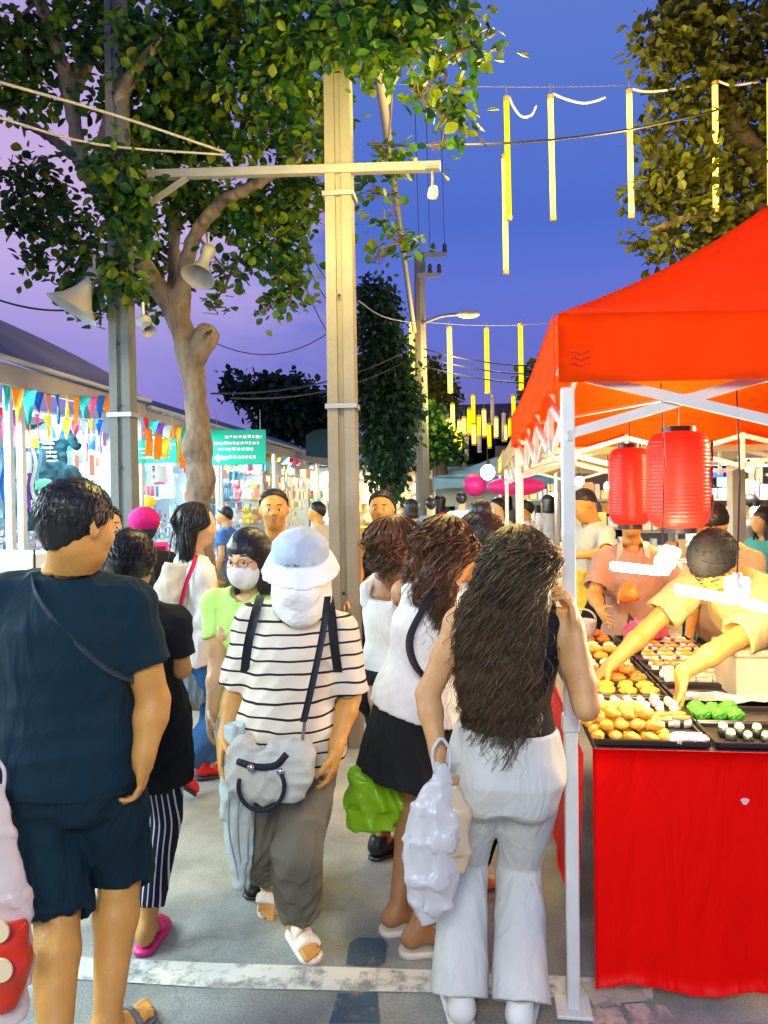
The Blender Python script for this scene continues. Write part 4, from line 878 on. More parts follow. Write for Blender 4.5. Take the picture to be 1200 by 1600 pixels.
# ------------------------------------------------------------------ food table
TZ = .80; TB = v(.655, 2.44, 0)
def T(a, b, z=TZ): return TB+NN*a+UU*b+ZZ*z
TW, TD = .82, 1.95
tb = root('food_table', TB, 'food table draped in a bright red cloth under the red canopy', 'table')
m = MB(); m.box(T(TW/2, TD/2, TZ-.018), (TW-.02, TD-.02, .03), R7, .004); m.build('tabletop', mat('table_top', (.06, .06, .065), .4), tb)
for a in (.05, TW-.05):
    for b in (.06, TD-.06): m = MB(); m.tube([T(a, b, 0), T(a, b, TZ-.035)], .016, 8); m.build('leg', GREYM, tb, True)
REDC = mat('red_table_cloth', (.80, .002, .001), .45, var=.05, vs=4, bump=.3, bs=5, spec=.08, wr=.35, ws=4)
cl = []
def drape(fn, n, z0, z1, amp, seed):
    rr = np.random.default_rng(seed); ph = rr.uniform(0, 6, 5); P = []
    for j in range(15):
        t = j/14; row = []
        for k in range(n+1):
            x = k/n; q, o = fn(x); f = sum(math.sin(x*w_+p_) for w_, p_ in zip((9, 17, 31, 44, 70), ph))*.2
            row.append(q+o*(.012+amp*f*t**1.2+.02*t)+ZZ*(z0+(z1-z0)*t+.012*t*math.sin(x*14+ph[1])))
        P.append(row)
    return np.array(P)
m = MB(); m.slab(drape(lambda x: (T(-.004+x*(TW+.01), -.004, 0), -UU), 60, TZ+.002, .055, .007, 1), .003); m.build('cloth_front', REDC, tb, True)
m = MB(); m.slab(drape(lambda x: (T(-.015, .03+x*(TD-.03), 0), -NN), 40, TZ-.03, .12, .02, 2), .003); m.build('cloth_side', REDC, tb, True)
m = MB(); V_ = [T(.45+.012*math.cos(a)*(1+.3*math.sin(3*a)), -.030, .655+.011*math.sin(a)) for a in np.linspace(0, 2*math.pi, 12)[:-1]]; m.add(V_, [tuple(range(11))]); m.build('label_sticker', mat('pale_scrap', (.7, .5, .45), .7, var=0), tb)
TRAY = mat('tray_dark', (.035, .03, .028), .28, metal=.35); STEEL = mat('tray_steel', (.42, .42, .42), .25, metal=.85)
def tray(a, b, w_, d_, label, mt=None):
    c = T(a+w_/2, b+d_/2, TZ+.001); r = root('tray', c, label, 'tray', 'trays on the food table'); m = MB(); m.box(c+ZZ*.003, (w_-.02, d_-.02, .005), R7); m.build('tray_floor', mt or TRAY, r)
    m = MB()
    for s_ in (-1, 1):
        m.box(c+NN*s_*(w_/2-.006)+ZZ*.012, (.009, d_-.008, .022), R7, .003); m.box(c+UU*s_*(d_/2-.006)+ZZ*.0122, (w_-.02, .009, .0212), R7, .003)
    m.build('tray_rim', mt or TRAY, r); return c
def food(name, label, cat, group, parts, spots):
    "parts: list of (name, V, F, mat) around the origin; first is the thing itself"
    nm, V_, F2_, mt = parts[0]
    for i, (pos, rz, sc) in enumerate(spots):
        if i == 0:
            r0 = root(name, (0, 0, 0), label, cat, group)
            for (nm, V_, F2_, mt) in parts: mesh_obj(nm, V_, F2_, mt, r0)
            o = r0
        else: o = link_copy(r0)
        o.location = tuple(pos); o.rotation_euler = (0, 0, rz); sc *= 1.18; o.scale = (sc, sc, sc*random.uniform(.9, 1.15))
def lump(seed, r=(.022, .018, .014), amp=.01, k=150):
    return sdf_mesh([ell((0, 0, r[2]*.9), r, k=.01), ell((r[0]*.5, r[1]*.3, r[2]*1.1), v(*r)*.6, k=.01), ell((-r[0]*.5, -r[1]*.35, r[2]*.9), v(*r)*.65, k=.01)], .0032, noise=folds(amp*.5, k, seed))
FY = mat('fried_yellow', (.78, .40, .04), .38, var=.25, vs=60, bump=.5, bs=160); FO = mat('fried_orange', (.75, .20, .025), .3, var=.25, vs=60); RICE = mat('white_rice', (.80, .76, .66), .5, var=.08, vs=90, bump=.5, bs=220); FG = mat('green_seaweed', (.045, .26, .01), .4, var=.4, vs=90, bump=.8, bs=150)
NORI = mat('nori_dark', (.012, .02, .012), .35); DOUGH = mat('pale_dough', (.80, .66, .42), .35, var=.12, vs=40)
def spots(a, b, w_, d_, nx, ny, jit=.004, z=TZ+.008, rot=0, rj=.3, lay=1):
    out = []
    for l in range(lay):
        for i in range(nx-l):
            for j in range(ny-(l > 0)): out.append((T(a+(i+.5+.5*l)*w_/nx+random.uniform(-jit, jit), b+(j+.5+.5*l)*d_/ny+random.uniform(-jit, jit), z+l*.028), -A7+rot+random.uniform(-rj, rj), random.uniform(.9, 1.1)))
    return out
def roll(top_, tm, r=(.017, .011), ln=.05, wrap=True):
    V, Q = sdf_mesh([cap((-ln*.32, 0, .012), (ln*.32, 0, .012), .0135, k=.004)], .003, noise=folds(.002, 300, 2)); ps = [('rice', V, Q, RICE)]
    if wrap: V, Q = sdf_mesh([cap((-ln*.12, 0, .012), (ln*.12, 0, .012), .0155, flat=True, flata=True)], .003); ps.append(('nori', V, Q, NORI))
    V, Q = sdf_mesh([ell((0, 0, .024), (ln*.55, .0135, .008))], .003, noise=folds(.002, 250, 5)); ps.append(('topping', V, Q, tm)); return ps
def nrl():
    V, Q = sdf_mesh([cap((-.022, 0, .011), (.022, 0, .011), .014, k=.004)], .003, noise=folds(.002, 300, 2)); a = [('nori', V, Q, NORI)]
    V, Q = sdf_mesh([ell((0, 0, .024), (.03, .0125, .007))], .003, noise=folds(.003, 250, 5)); return a+[('topping', V, Q, mat('pale_green_topping', (.58, .55, .30), .5, var=.3, vs=80))]
# rows of trays from the front
tray(.005, .01, .36, .30, 'dark tray at the near left corner heaped with fried yellow bites'); tray(.375, .01, .43, .23, 'dark tray at the near right corner holding a row of rice rolls'); tray(.375, .25, .43, .20, 'dark tray with bright green seaweed rolls, half empty'); tray(.005, .32, .36, .24, 'dark tray of egg topped white rolls behind the fried yellow bites')
V, Q = lump(1); V2, Q2 = lump(2, (.026, .016, .013)); 
food('fried_bite', 'fried yellow bites heaped in the near left tray', 'snack', 'fried yellow bites', [('crust', V, Q, FY)], spots(.0, .02, .26, .18, 5, 3, .005, rj=3, lay=3))
food('fried_bite', 'long fried golden bites piled behind the yellow heap at the table edge', 'snack', 'long golden bites', [('crust', V2, Q2, FY)], spots(-.0, .19, .22, .16, 5, 4, .006, rj=.5, lay=2))
food('fish_roe_roll', 'orange roe topped rolls behind the fried yellow bites', 'sushi', 'orange roe rolls', roll(0, FO), spots(.20, .19, .15, .12, 3, 2, .002, rj=.08))
food('rice_ball', 'white rice pieces in the gap of the near left tray', 'snack', 'white rice pieces', [('rice', *lump(3, (.03, .02, .012)), RICE)], spots(.26, .025, .08, .06, 2, 2, .003))
food('rice_roll', 'rice roll with pale topping and dark seaweed in the near right tray', 'sushi', 'rice rolls with pale topping', nrl(), spots(.41, .03, .28, .16, 5, 2, .003, rj=.12, rot=1.4))
food('seaweed_roll', 'bright green seaweed roll below the vendor\'s hand', 'sushi', 'green seaweed rolls', [('topping', *lump(4, (.024, .018, .02), .012, 200), FG)], spots(.39, .28, .17, .14, 3, 3, .003, rj=.3, z=TZ+.006))
food('egg_roll', 'white roll with yellow topping in the second row', 'sushi', 'white rolls of the second row', roll(0, DOUGH, wrap=False), spots(.07, .37, .30, .16, 6, 2, .002, rot=1.5, rj=.08))
b = .58; cfg = [(FY, 'golden', 0), (FO, 'orange', 0), (DOUGH, 'pale', 0), (FY, 'yellow', 0), (DOUGH, 'cream', 0), (FO, 'amber', 0)]
ordn = ['third', 'fourth', 'fifth', 'sixth', 'seventh', 'last']
for k in range(6):
    mt1, c1, _ = cfg[k]; mt2, c2, _ = cfg[(k+3) % 6]
    tray(.005, b, .37, .21, 'dark tray of %s bites in the %s row, customer side' % (c1, ordn[k])); tray(.385, b, .40, .21, 'dark tray of %s pieces in the %s row, vendor side' % (c2, ordn[k]))
    V, Q = lump(10+k, (.026, .018, .015)); food('fried_bite', '%s bites of the %s row on the customer side' % (c1, ordn[k]), 'snack', '%s bites %s row' % (c1, ordn[k]), [('crust', V, Q, mt1)], spots(.03, b+.02, .32, .17, 4, 2, .004, rj=.5, lay=1+(k % 2)))
    if k != 0: food('sushi_piece', '%s pieces of the %s row on the vendor side' % (c2, ordn[k]), 'sushi', '%s pieces %s row' % (c2, ordn[k]), roll(0, mt2, wrap=k % 2 == 0), spots(.42, b+.02, .26 if k < 3 else .33, .17, 4, 2, .003, rj=.2))
    b += .225
m = MB(); P = [[T(.40+x*.40, .47+y*.12, TZ+.035+.008*math.sin(x*17+y*5)*math.cos(x*7)) for x in np.linspace(0, 1, 18)] for y in np.linspace(0, 1, 9)]; m.slab(np.array(P), .002)
tag(m.build('plastic_sheet', mat('clear_film', (.62, .62, .60), .12, trans=.25), None, True), 'crumpled clear film lying beside the vendor\'s hand', 'plastic sheet')
c = T(.735, .74, TZ+.001)
bx = root('cooler_box', c, 'cream foam box on the vendor side of the red table', 'box'); m = MB(); m.box(c+ZZ*.085, (.22, .30, .17), R7, .008); m.build('box_body', mat('foam_cream', (.55, .46, .28), .7, bump=.2, bs=200), bx); m = MB(); m.box(c+ZZ*.185, (.235, .315, .028), R7, .008); m.build('lid', MATS['foam_cream'], bx)
def pouch(c, sz, mt, name, label, cat, seed=0):
    V, Q = sdf_mesh([ell(v(*c)+ZZ*sz[2]*.5, (sz[0]/2, sz[1]/2, sz[2]/2), k=.02), ell(v(*c)+ZZ*sz[2]*.3, (sz[0]*.55, sz[1]*.55, sz[2]*.3), k=.02)], .006, noise=folds(.012, 45, seed), clips=[lambda x, y, z: c[2]-z+0*x]); return tag(mesh_obj(name, V, Q, mt, None, loc=c), label, cat)
pouch(T(.52, 1.72, TZ+.03), (.22, .12, .12), mat('pink_plastic', (.75, .10, .25), .3, trans=.2), 'plastic_bag', 'pink plastic bag at the far end of the food table', 'bag', 4)
c = T(.20, 1.80, TZ+.025); bk = root('basket', c, 'pale woven basket with a handle at the far end of the table', 'basket'); m = MB(); m.lathe(c, [(.06, 0), (.075, .05), (.08, .10), (.076, .10), (.07, .05), (.056, .006)], 24); m.build('bowl', mat('basket_pale', (.55, .52, .46), .8, bump=.8, bs=120), bk, True); m = MB(); m.tube([c+NN*.075*math.cos(a)+ZZ*(.10+.06*math.sin(a)) for a in np.linspace(0, math.pi, 14)], .006, 6); m.build('handle', MATS['basket_pale'], bk, True)
# ------------------------------------------------------------------ LED lamps over the table
LEDM = emis('led_white_hot', (1, .90, .66), 30)
def ledlamp(c, blades, label):
    r = root('led_lamp', c, label, 'lamp'); m = MB(); m.lathe(c, [(.014, .09), (.016, .06), (.026, .055), (.030, .03), (.030, 0), (.02, -.01)], 18); m.build('lamp_base', mat('lamp_housing', (.7, .68, .6), .4), r, True)
    m = MB(); m.tube([c+ZZ*.09, c+ZZ*.4+NN*.01, c+ZZ*(2.0-c[2])], .003, 5); m.build('cord', BLACKP, r)
    for d, ln, bw, bt in blades:
        d = unit(d); m = MB(); m.bar(c+d*.02, c+d*ln, bw, bt, bev=.006); m.build('light_blade', LEDM, r)
ledlamp(W(1035, 893, 2.75), [((-1, .1, .12), .18, .05, .03), ((.45, .1, .9), .095, .06, .045), ((.3, 1, -.05), .16, .05, .03)], 'nearly white hot three-blade lamp on the left, hanging above the trays')
ledlamp(W(1152, 938, 2.5), [((-1, .0, .20), .20, .05, .032), ((1, .1, -.28), .16, .05, .032), ((.1, .2, 1), .075, .075, .05)], 'nearly white hot three-blade lamp at the right edge, before the bending vendor')
WARM = (1, .72, .34)
light('POINT', W(1035, 880, 2.72)+v(0, 0, -.09), 15, WARM, .06); light('POINT', W(1150, 930, 2.47)+v(0, 0, -.09), 15, WARM, .06)
light('POINT', v(1.7, 4.6, 1.85), 55, WARM, .08)
light('POINT', v(2.1, 3.2, 1.9), 60, WARM, .08)
# ------------------------------------------------------------------ foliage
def leafmat(name, stops):
    m, nt, N, L, b = nodes(name); g = N.new('ShaderNodeNewGeometry'); r = N.new('ShaderNodeValToRGB'); L.new(g.outputs['Random Per Island'], r.inputs[0]); e = r.color_ramp.elements
    e[0].position = 0; e[0].color = (*stops[0], 1); e[1].position = 1; e[1].color = (*stops[-1], 1)
    for i, s_ in enumerate(stops[1:-1]): q = e.new((i+1)/(len(stops)-1)); q.color = (*s_, 1)
    L.new(r.outputs[0], b.inputs['Base Color']); b.inputs['Roughness'].default_value = .45; b.inputs['Specular IOR Level'].default_value = .35
    t = N.new('ShaderNodeBsdfTranslucent'); L.new(r.outputs[0], t.inputs[0]); mi = N.new('ShaderNodeMixShader'); mi.inputs[0].default_value = .38; L.new(b.outputs[0], mi.inputs[1]); L.new(t.outputs[0], mi.inputs[2]); L.new(mi.outputs[0], N['Material Output'].inputs['Surface']); return m
def leaves(lumps, n, size, mt, name, parent, seed=0, aspect=.5, droop=.3, shell=.55, ntw=0, twmat=None):
    rr = np.random.default_rng(seed); vol = np.array([max(a[1]*a[2]*a[3], 1e-5)**(2/3) for a in lumps]); pick = rr.choice(len(lumps), n, p=vol/vol.sum())
    C = np.array([l[0] for l in lumps])[pick]; R = np.array([l[1:4] for l in lumps])[pick]
    # leaves sit in small sprays around twig ends
    ns = max(n//9, 1); sp_ = rr.integers(0, ns, n); sd_ = rr.normal(size=(ns, 3)); sd_ /= np.linalg.norm(sd_, axis=1, keepdims=True); sr = rr.uniform(shell, 1.05, ns)**1.0; spk = rr.choice(len(lumps), ns, p=vol/vol.sum())
    C = np.array([l[0] for l in lumps])[spk][sp_]; R = np.array([l[1:4] for l in lumps])[spk][sp_]
    P = C+sd_[sp_]*R*sr[sp_][:, None]+rr.normal(size=(n, 3))*size*.85
    d = sd_[sp_]*.7+rr.normal(size=(n, 3))*.8; d[:, 2] -= droop; d /= np.linalg.norm(d, axis=1, keepdims=True)
    up = rr.normal(size=(n, 3))*.5+v(0, 0, 1); x = np.cross(d, up); x /= np.maximum(np.linalg.norm(x, axis=1, keepdims=True), 1e-6); nn = np.cross(x, d)
    s = size*rr.uniform(.6, 1.25, n)
    tpl = [(0, 0, 0), (-.36, .28, .06), (-.5, .62, .04), (-.3, .88, -.02), (0, 1.05, -.12), (.3, .88, -.02), (.5, .62, .04), (.36, .28, .06), (0, .55, -.05)]
    V = np.stack([P+(x*(a*aspect*1.3)+d*b+nn*c)*s[:, None] for a, b, c in tpl], 1)
    F = np.array([(0, 8, 2, 1), (8, 4, 3, 2), (8, 6, 5, 4), (0, 7, 6, 8)]); k = np.arange(n)[:, None, None]*9
    return mesh_obj(name, V.reshape(-1, 3), (F[None]+k).reshape(-1, 4), mt, parent, smooth=False)
def bark(name, c1, c2):
    m, nt, N, L, b = nodes(name); tc = N.new('ShaderNodeTexCoord'); mp = N.new('ShaderNodeMapping'); mp.inputs['Scale'].default_value = (1, 1, .3); L.new(tc.outputs['Object'], mp.inputs[0])
    n = N.new('ShaderNodeTexNoise'); n.inputs['Scale'].default_value = 14; n.inputs['Detail'].default_value = 8; n.inputs['Roughness'].default_value = .65; L.new(mp.outputs[0], n.inputs['Vector'])
    r = N.new('ShaderNodeValToRGB'); r.color_ramp.elements[0].position = .35; r.color_ramp.elements[0].color = (*c1, 1); r.color_ramp.elements[1].position = .68; r.color_ramp.elements[1].color = (*c2, 1); L.new(n.outputs['Fac'], r.inputs[0]); L.new(r.outputs[0], b.inputs['Base Color'])
    bp = N.new('ShaderNodeBump'); bp.inputs['Strength'].default_value = .9; bp.inputs['Distance'].default_value = .02; L.new(n.outputs['Fac'], bp.inputs['Height']); L.new(bp.outputs[0], b.inputs['Normal']); b.inputs['Roughness'].default_value = .85; return m
BARK = bark('bark', (.10, .07, .05), (.26, .20, .15)); DBARK = bark('bark_dark', (.05, .035, .025), (.13, .09, .06))
LEAF = leafmat('leaf_green', [(.008, .045, .024), (.018, .08, .022), (.06, .135, .010), (.15, .20, .005)]); LEAF2 = leafmat('leaf_olive', [(.04, .04, .006), (.08, .095, .008), (.14, .17, .012)]); LEAF3 = leafmat('leaf_dark', [(.01, .03, .02), (.02, .06, .025), (.04, .10, .03)])
TR = root('tree', W(318, 1090, 6.0)*v(1, 1, 0), 'broad leafy tree with forked trunk rising beside the left shops', 'tree')
def limbprims(pts, rads, k=.05):
    P = catmull(pts, 5); R = np.interp(np.linspace(0, 1, len(P)), np.linspace(0, 1, len(rads)), rads); return [cap(a, b, r0, r1, k=k) for a, b, r0, r1 in zip(P[:-1], P[1:], R[:-1], R[1:])]
D0 = 6.0; pr = []
base = W(322, 1100, D0); base[2] = -.05
pr += limbprims([base, W(316, 900, D0), W(310, 790, D0), W(312, 700, D0), W(306, 620, D0), W(297, 545, D0)], [.14, .105, .078, .09, .072, .088])
pr += [ell(W(301, 700, D0-.02), (.085, .085, .09), k=.08), ell(W(318, 750, D0), (.085, .08, .10), k=.08)]
pr += limbprims([W(297, 560, D0), W(318, 536, D0-.05), W(323, 522, D0-.05)], [.085, .065, .075])            # the cut stub
pr += limbprims([W(297, 560, D0), W(278, 500, D0), W(232, 425, D0-.1), W(175, 325, D0-.2), W(130, 255, D0-.3), W(105, 130, D0-.4), W(62, 0, D0-.6), W(30, -90, D0-.7)], [.085, .07, .058, .052, .045, .04, .035, .03])
pr += limbprims([W(278, 500, D0), W(272, 420, D0+.1), W(272, 300, D0+.2), W(262, 180, D0+.3), W(255, 40, D0+.3)], [.055, .042, .036, .03, .025])
pr += limbprims([W(283, 490, D0), W(288, 430, D0-.1), W(306, 366, D0-.3), W(345, 318, D0-.5), W(392, 292, D0-.7), W(470, 250, D0-.9)], [.052, .046, .04, .034, .028, .016])
pr += limbprims([W(150, 290, D0-.3), W(168, 205, D0-.6), W(205, 120, D0-.8), W(250, 62, D0-1.0)], [.05, .045, .035, .025])
pr += limbprims([W(175, 325, D0-.2), W(110, 240, D0+.1), W(40, 190, D0+.3), W(-60, 120, D0+.4)], [.045, .035, .028, .02])
pr += limbprims([W(110, 150, D0-.4), W(150, 60, D0-.2), W(160, -60, D0)], [.05, .04, .03])
V, Q = sdf_mesh(pr, .018, noise=folds(.012, 18, 2)); mesh_obj('trunk', V, Q, BARK, TR)
def LP(x, y, D, rx, ry, rd=None): return (W(x, y, D), rx*D/1204, (rd or (rx+ry)/2)*D/1204, ry*D/1204)
lumps = [LP(*a) for a in [(30, 70, 5.6, 75, 50), (150, 40, 5.4, 75, 50), (250, 80, 5.2, 70, 60), (340, 50, 5.2, 80, 65), (410, 120, 5.2, 70, 55), (290, 150, 5.5, 70, 40), (190, 180, 5.6, 60, 40), (50, 150, 5.8, 60, 25), (330, 205, 5.5, 70, 35), (420, 205, 5.3, 60, 32), (250, 235, 5.6, 60, 32),
    (180, 260, 4.9, 45, 45), (200, 335, 5.0, 38, 38), (45, 262, 6.0, 50, 14), (22, 340, 6.0, 30, 20), (80, 345, 6.1, 45, 30), (70, 290, 6.2, 45, 22), (140, 390, 6.0, 55, 42), (55, 405, 6.1, 34, 14), (115, 440, 6.1, 36, 20), (225, 385, 6.3, 45, 40), (240, 455, 6.4, 34, 26), (150, 480, 6.2, 24, 14), (215, 300, 5.8, 50, 30), (185, 425, 5.1, 22, 30),
    (330, 330, 6.2, 60, 35), (400, 325, 5.6, 55, 38), (430, 395, 5.6, 42, 38), (365, 415, 5.8, 32, 26), (455, 450, 5.6, 24, 22), (420, 482, 5.6, 16, 11), (465, 310, 5.5, 36, 35), (330, 480, 5.8, 20, 14), (300, 290, 6.0, 50, 24),
    (470, 60, 4.9, 75, 55), (555, 35, 4.7, 85, 45), (640, 18, 4.6, 80, 35), (720, 15, 4.5, 50, 24), (742, 72, 4.5, 34, 20), (455, 140, 5.3, 55, 30), (590, 95, 4.8, 40, 20), (500, 170, 5.5, 42, 20), (690, 100, 4.6, 34, 18), (640, 85, 4.6, 45, 24), (655, 150, 4.6, 20, 16),
    (700, 155, 4.6, 20, 16), (722, 195, 4.6, 22, 15), (690, 228, 4.6, 16, 10), (605, 238, 5.2, 34, 10), (585, 300, 5.3, 26, 16), (600, 345, 5.3, 26, 15), (628, 380, 5.3, 15, 10), (592, 393, 5.3, 18, 9), (690, 185, 4.6, 15, 20), (490, 290, 5.4, 22, 22), (490, 225, 5.2, 30, 22)]]
leaves(lumps, 13000, .076, LEAF, 'crown', TR, 3, aspect=.62, shell=.35)
tw = MB(); rr = np.random.default_rng(5); ends = [W(*q) for q in ((470, 250, 5.1), (430, 275, 5.2), (392, 292, 5.3), (345, 318, 5.5), (306, 366, 5.7), (250, 62, 5), (205, 120, 5.2), (168, 205, 5.4), (255, 40, 6.3), (262, 180, 6.3), (272, 300, 6.2), (272, 420, 6.1), (62, 0, 5.4), (105, 130, 5.6), (130, 255, 5.7), (175, 325, 5.8), (232, 425, 5.9), (40, 190, 6.3), (110, 240, 6.1), (160, -60, 6), (330, -40, 5.5), (450, -60, 5.2), (560, -60, 4.8), (640, -40, 4.7))]
for l in lumps:
    e = min(ends, key=lambda q: np.linalg.norm(q-l[0])); mid = (e+l[0])/2+rr.normal(size=3)*.05; ends.append(l[0])
    P = catmull([e, mid, l[0]], 6); tw.tube(P, np.linspace(.013, .005, len(P)), 5)
    for k in range(5):
        d = unit(rr.normal(size=3)); t_ = l[0]+d*v(*l[1:4])*.9; m_ = (l[0]+t_)/2+rr.normal(size=3)*.05; P = catmull([l[0], m_, t_], 4); tw.tube(P, np.linspace(.006, .002, len(P)), 4)
tag(tw.build('twigs', DBARK, TR, True), kind='stuff')
# right tree
T2 = root('tree', v(5.4, 8.3, 0), 'dark olive tree rising behind the red canopy at the right edge', 'tree'); D1 = 7.6
V, Q = sdf_mesh(limbprims([v(5.4, 8.3, -.05), v(5.0, 8.2, 2.5), W(1230, 330, D1), W(1150, 200, D1), W(1090, 60, D1), W(1060, -60, D1)], [.2, .17, .13, .1, .07, .05])+limbprims([W(1230, 330, D1), W(1120, 330, D1-.2), W(1020, 360, D1-.3)], [.08, .05, .03])+limbprims([W(1250, 360, D1), W(1100, 430, D1-.4), W(1010, 432, D1-.5)], [.05, .035, .015]), .025, noise=folds(.012, 18, 3)); mesh_obj('trunk', V, Q, DBARK, T2)
lumps = [LP(*a) for a in [(1040, 50, 7, 50, 42), (1090, 20, 7.2, 70, 40), (1180, 60, 7.4, 90, 60), (1080, 110, 7.4, 70, 60), (1160, 170, 7.6, 90, 70), (1060, 190, 7.4, 55, 40), (1100, 260, 7.5, 80, 60), (1190, 280, 7.6, 70, 60), (1050, 270, 7.4, 45, 36), (1010, 300, 7.4, 30, 22), (1060, 330, 7.5, 60, 40), (1130, 340, 7.5, 60, 40), (990, 378, 7.4, 36, 11), (1050, 385, 7.4, 50, 26), (1010, 215, 7.3, 24, 20), (1010, 80, 7, 22, 16), (1110, 395, 7.5, 40, 20), (1290, 150, 7.8, 90, 160)]]
leaves([(l[0], l[1]*.85, l[2]*.8, l[3]*.75) for l in lumps], 8200, .09, LEAF2, 'crown', T2, 4, aspect=.6, shell=.4)
# ivy clad column tree, trees beyond
T3 = root('tree', W(606, 800, 13.0)*v(1, 1, 0), 'tall narrow dark tree wrapped in ivy just right of the concrete pole', 'tree')
m = MB(); q = W(606, 800, 13)*v(1, 1, 0); m.tube([q, q+ZZ*2.5, q+ZZ*4.6], [.18, .13, .05], 10); m.build('trunk', DBARK, T3, True)
lumps = [LP(x, y, 13.0, rx, 34) for x, y, rx in [(588, 470, 24), (592, 505, 32), (596, 545, 38), (604, 585, 42), (607, 625, 42), (606, 660, 40), (603, 690, 36), (608, 715, 32), (606, 738, 26), (636, 620, 18), (580, 600, 22)]]
leaves(lumps, 9000, .11, LEAF3, 'crown', T3, 6, aspect=.55, droop=1.0, shell=.6)
for (lb, lst, n, D, sz, mt, tp) in (
    ('dark tree mass beyond the roofs left of the concrete pole', [(400, 615, 20, 16), (440, 622, 44, 26), (480, 640, 32, 26), (505, 660, 20, 20), (370, 605, 16, 10), (450, 655, 50, 26)], 5000, 26, .26, LEAF3, (450, 26)),
    ('small bright green tree lit from below near the leaning utility pole', [(690, 690, 16, 22), (676, 660, 12, 18), (700, 700, 18, 12), (668, 700, 10, 20)], 1500, 15, .12, LEAF, (682, 15)),
    ('brownish sparse tree behind the leaning utility pole', [(680, 600, 20, 22), (694, 625, 20, 16), (668, 580, 12, 14)], 900, 18, .14, LEAF2, (680, 18)),
    ('small round tree beyond the left edge of the red canopy', [(842, 590, 16, 18), (850, 600, 20, 18), (836, 612, 12, 12)], 900, 17, .16, LEAF2, (845, 17)),
    ('dark tree beyond the far tents', [(720, 690, 40, 26), (780, 700, 40, 26), (850, 690, 50, 30)], 4000, 30, .3, LEAF3, (780, 30))):
    r_ = root('tree', W(tp[0], 790, tp[1])*v(1, 1, 0), lb, 'tree'); q = W(tp[0], 790, tp[1])*v(1, 1, 0); top_ = W(lst[0][0], lst[0][1], D)
    m = MB(); m.tube([q, (q+top_)/2+v(.1, 0, .3), top_], [.18, .12, .05], 8); m.build('trunk', DBARK, r_, True)
    leaves([LP(x, y, D, a, b_) for x, y, a, b_ in lst], n, sz, mt, 'crown', r_, len(lb), aspect=.6)
# ------------------------------------------------------------------ poles and cables
CONC = mat('pole_concrete', (.22, .205, .175), .85, var=.14, vs=5, bump=.4, bs=90)
def hpole(x, D, wtop, wbot, ztop, label, slot=True, cm=None):
    c = W(x, 790, D)*v(1, 1, 0); r = root('utility_pole', c, label, 'pole'); m = MB(); n = 12
    for i in range(n):
        z0, z1 = ztop*i/n, ztop*(i+1)/n
    prof = [(-.5, -.5), (-.12, -.5), (-.10, -.36), (.10, -.36), (.12, -.5), (.5, -.5), (.5, .5), (.12, .5), (.10, .36), (-.10, .36), (-.12, .5), (-.5, .5)] if slot else [(-.5, -.5), (.5, -.5), (.5, .5), (-.5, .5)]
    k = len(prof); V = []
    for i in range(n+1):
        t = i/n; w_ = wbot+(wtop-wbot)*t; V += [c+R7@v(a*w_, b_*w_*.8, ztop*t) for a, b_ in prof]
    F = [(i*k+j, i*k+(j+1) % k, (i+1)*k+(j+1) % k, (i+1)*k+j) for i in range(n) for j in range(k)]+[tuple(range(n*k, (n+1)*k))]
    m.add(V, F); m.build('shaft', cm or CONC, r)
    m = MB()
    for z in np.arange(1.0, ztop-.2, .42 if D > 5.1 else 1.9): m.lathe(c+ZZ*z-UU*(wbot*.4+.001), [(.011, -.004), (.011, .004)], 10, ax=-UU)
    m.build('bolt_holes', mat('hole_dark', (.02, .02, .02), .8, var=0), r)
    for z in (2.2, 3.55): m = MB(); m.box(c+ZZ*z, (wbot*1.06, wbot*.9, .03), R7); m.build('steel_band', GREYM, r)
    return c, r
hpole(538, 5.0, .15, .19, 6.6, 'tall concrete pole with a slot down its face, in the middle of the lane')
hpole(196, 5.3, .12, .165, 5.2, 'grey concrete pole beside the shops, at the left end of the steel crossarm', cm=mat('pole_dark_concrete', (.13, .14, .14), .85, var=.14, vs=5, bump=.4, bs=90))
X0 = W(222, 274, 5.12); X1 = W(688, 260, 4.86)
xa = root('crossarm', X0, 'long steel arm bolted across both concrete poles', 'beam'); m = MB(); m.bar(X0, X1, .06, .055, bev=.004); m.build('beam', mat('arm_steel', (.30, .30, .29), .5, metal=.3), xa)
m = MB(); m.bar(W(228, 322, 5.12), W(292, 278, 5.07), .03); m.build('brace', MATS['arm_steel'], xa)
c = W(676, 290, 4.84); cm = root('security_camera', c-ZZ*.08, 'small white camera hanging from the right end of the crossarm', 'camera'); m = MB(); m.lathe(c-ZZ*.055, [(.004, -.03), (.03, -.025), (.034, .0), (.03, .03), (.02, .05), (.012, .05)], 14, ax=(.1, -.2, 1)); m.build('housing', mat('cam_white', (.6, .58, .52), .5), cm, True); m = MB(); m.tube([c+ZZ*.09, c+ZZ*.0], .01, 6); m.box(c+ZZ*.105, (.09, .06, .02)); m.build('bracket', GREYM, cm)
LAMPW = mat('speaker_grey', (.32, .31, .30), .5)
def horn(c, d, R, ln, label, name='loudspeaker', cat='loudspeaker'):
    r = root(name, c, label, cat); d = unit(d); m = MB(); m.lathe(c, [(.03, -ln*.4), (.05, -ln*.35), (.05, -ln*.1), (.035, 0), (R*.35, ln*.35), (R*.62, ln*.7), (R, ln), (R*1.03, ln*1.01), (R*.96, ln*.98), (R*.55, ln*.68), (.03, ln*.2)], 26, ax=d); m.build('horn', LAMPW, r, True)
    m = MB(); m.tube([c-d*ln*.25, c-d*ln*.3+ZZ*.12], .012, 6); m.build('bracket', GREYM, r); return r
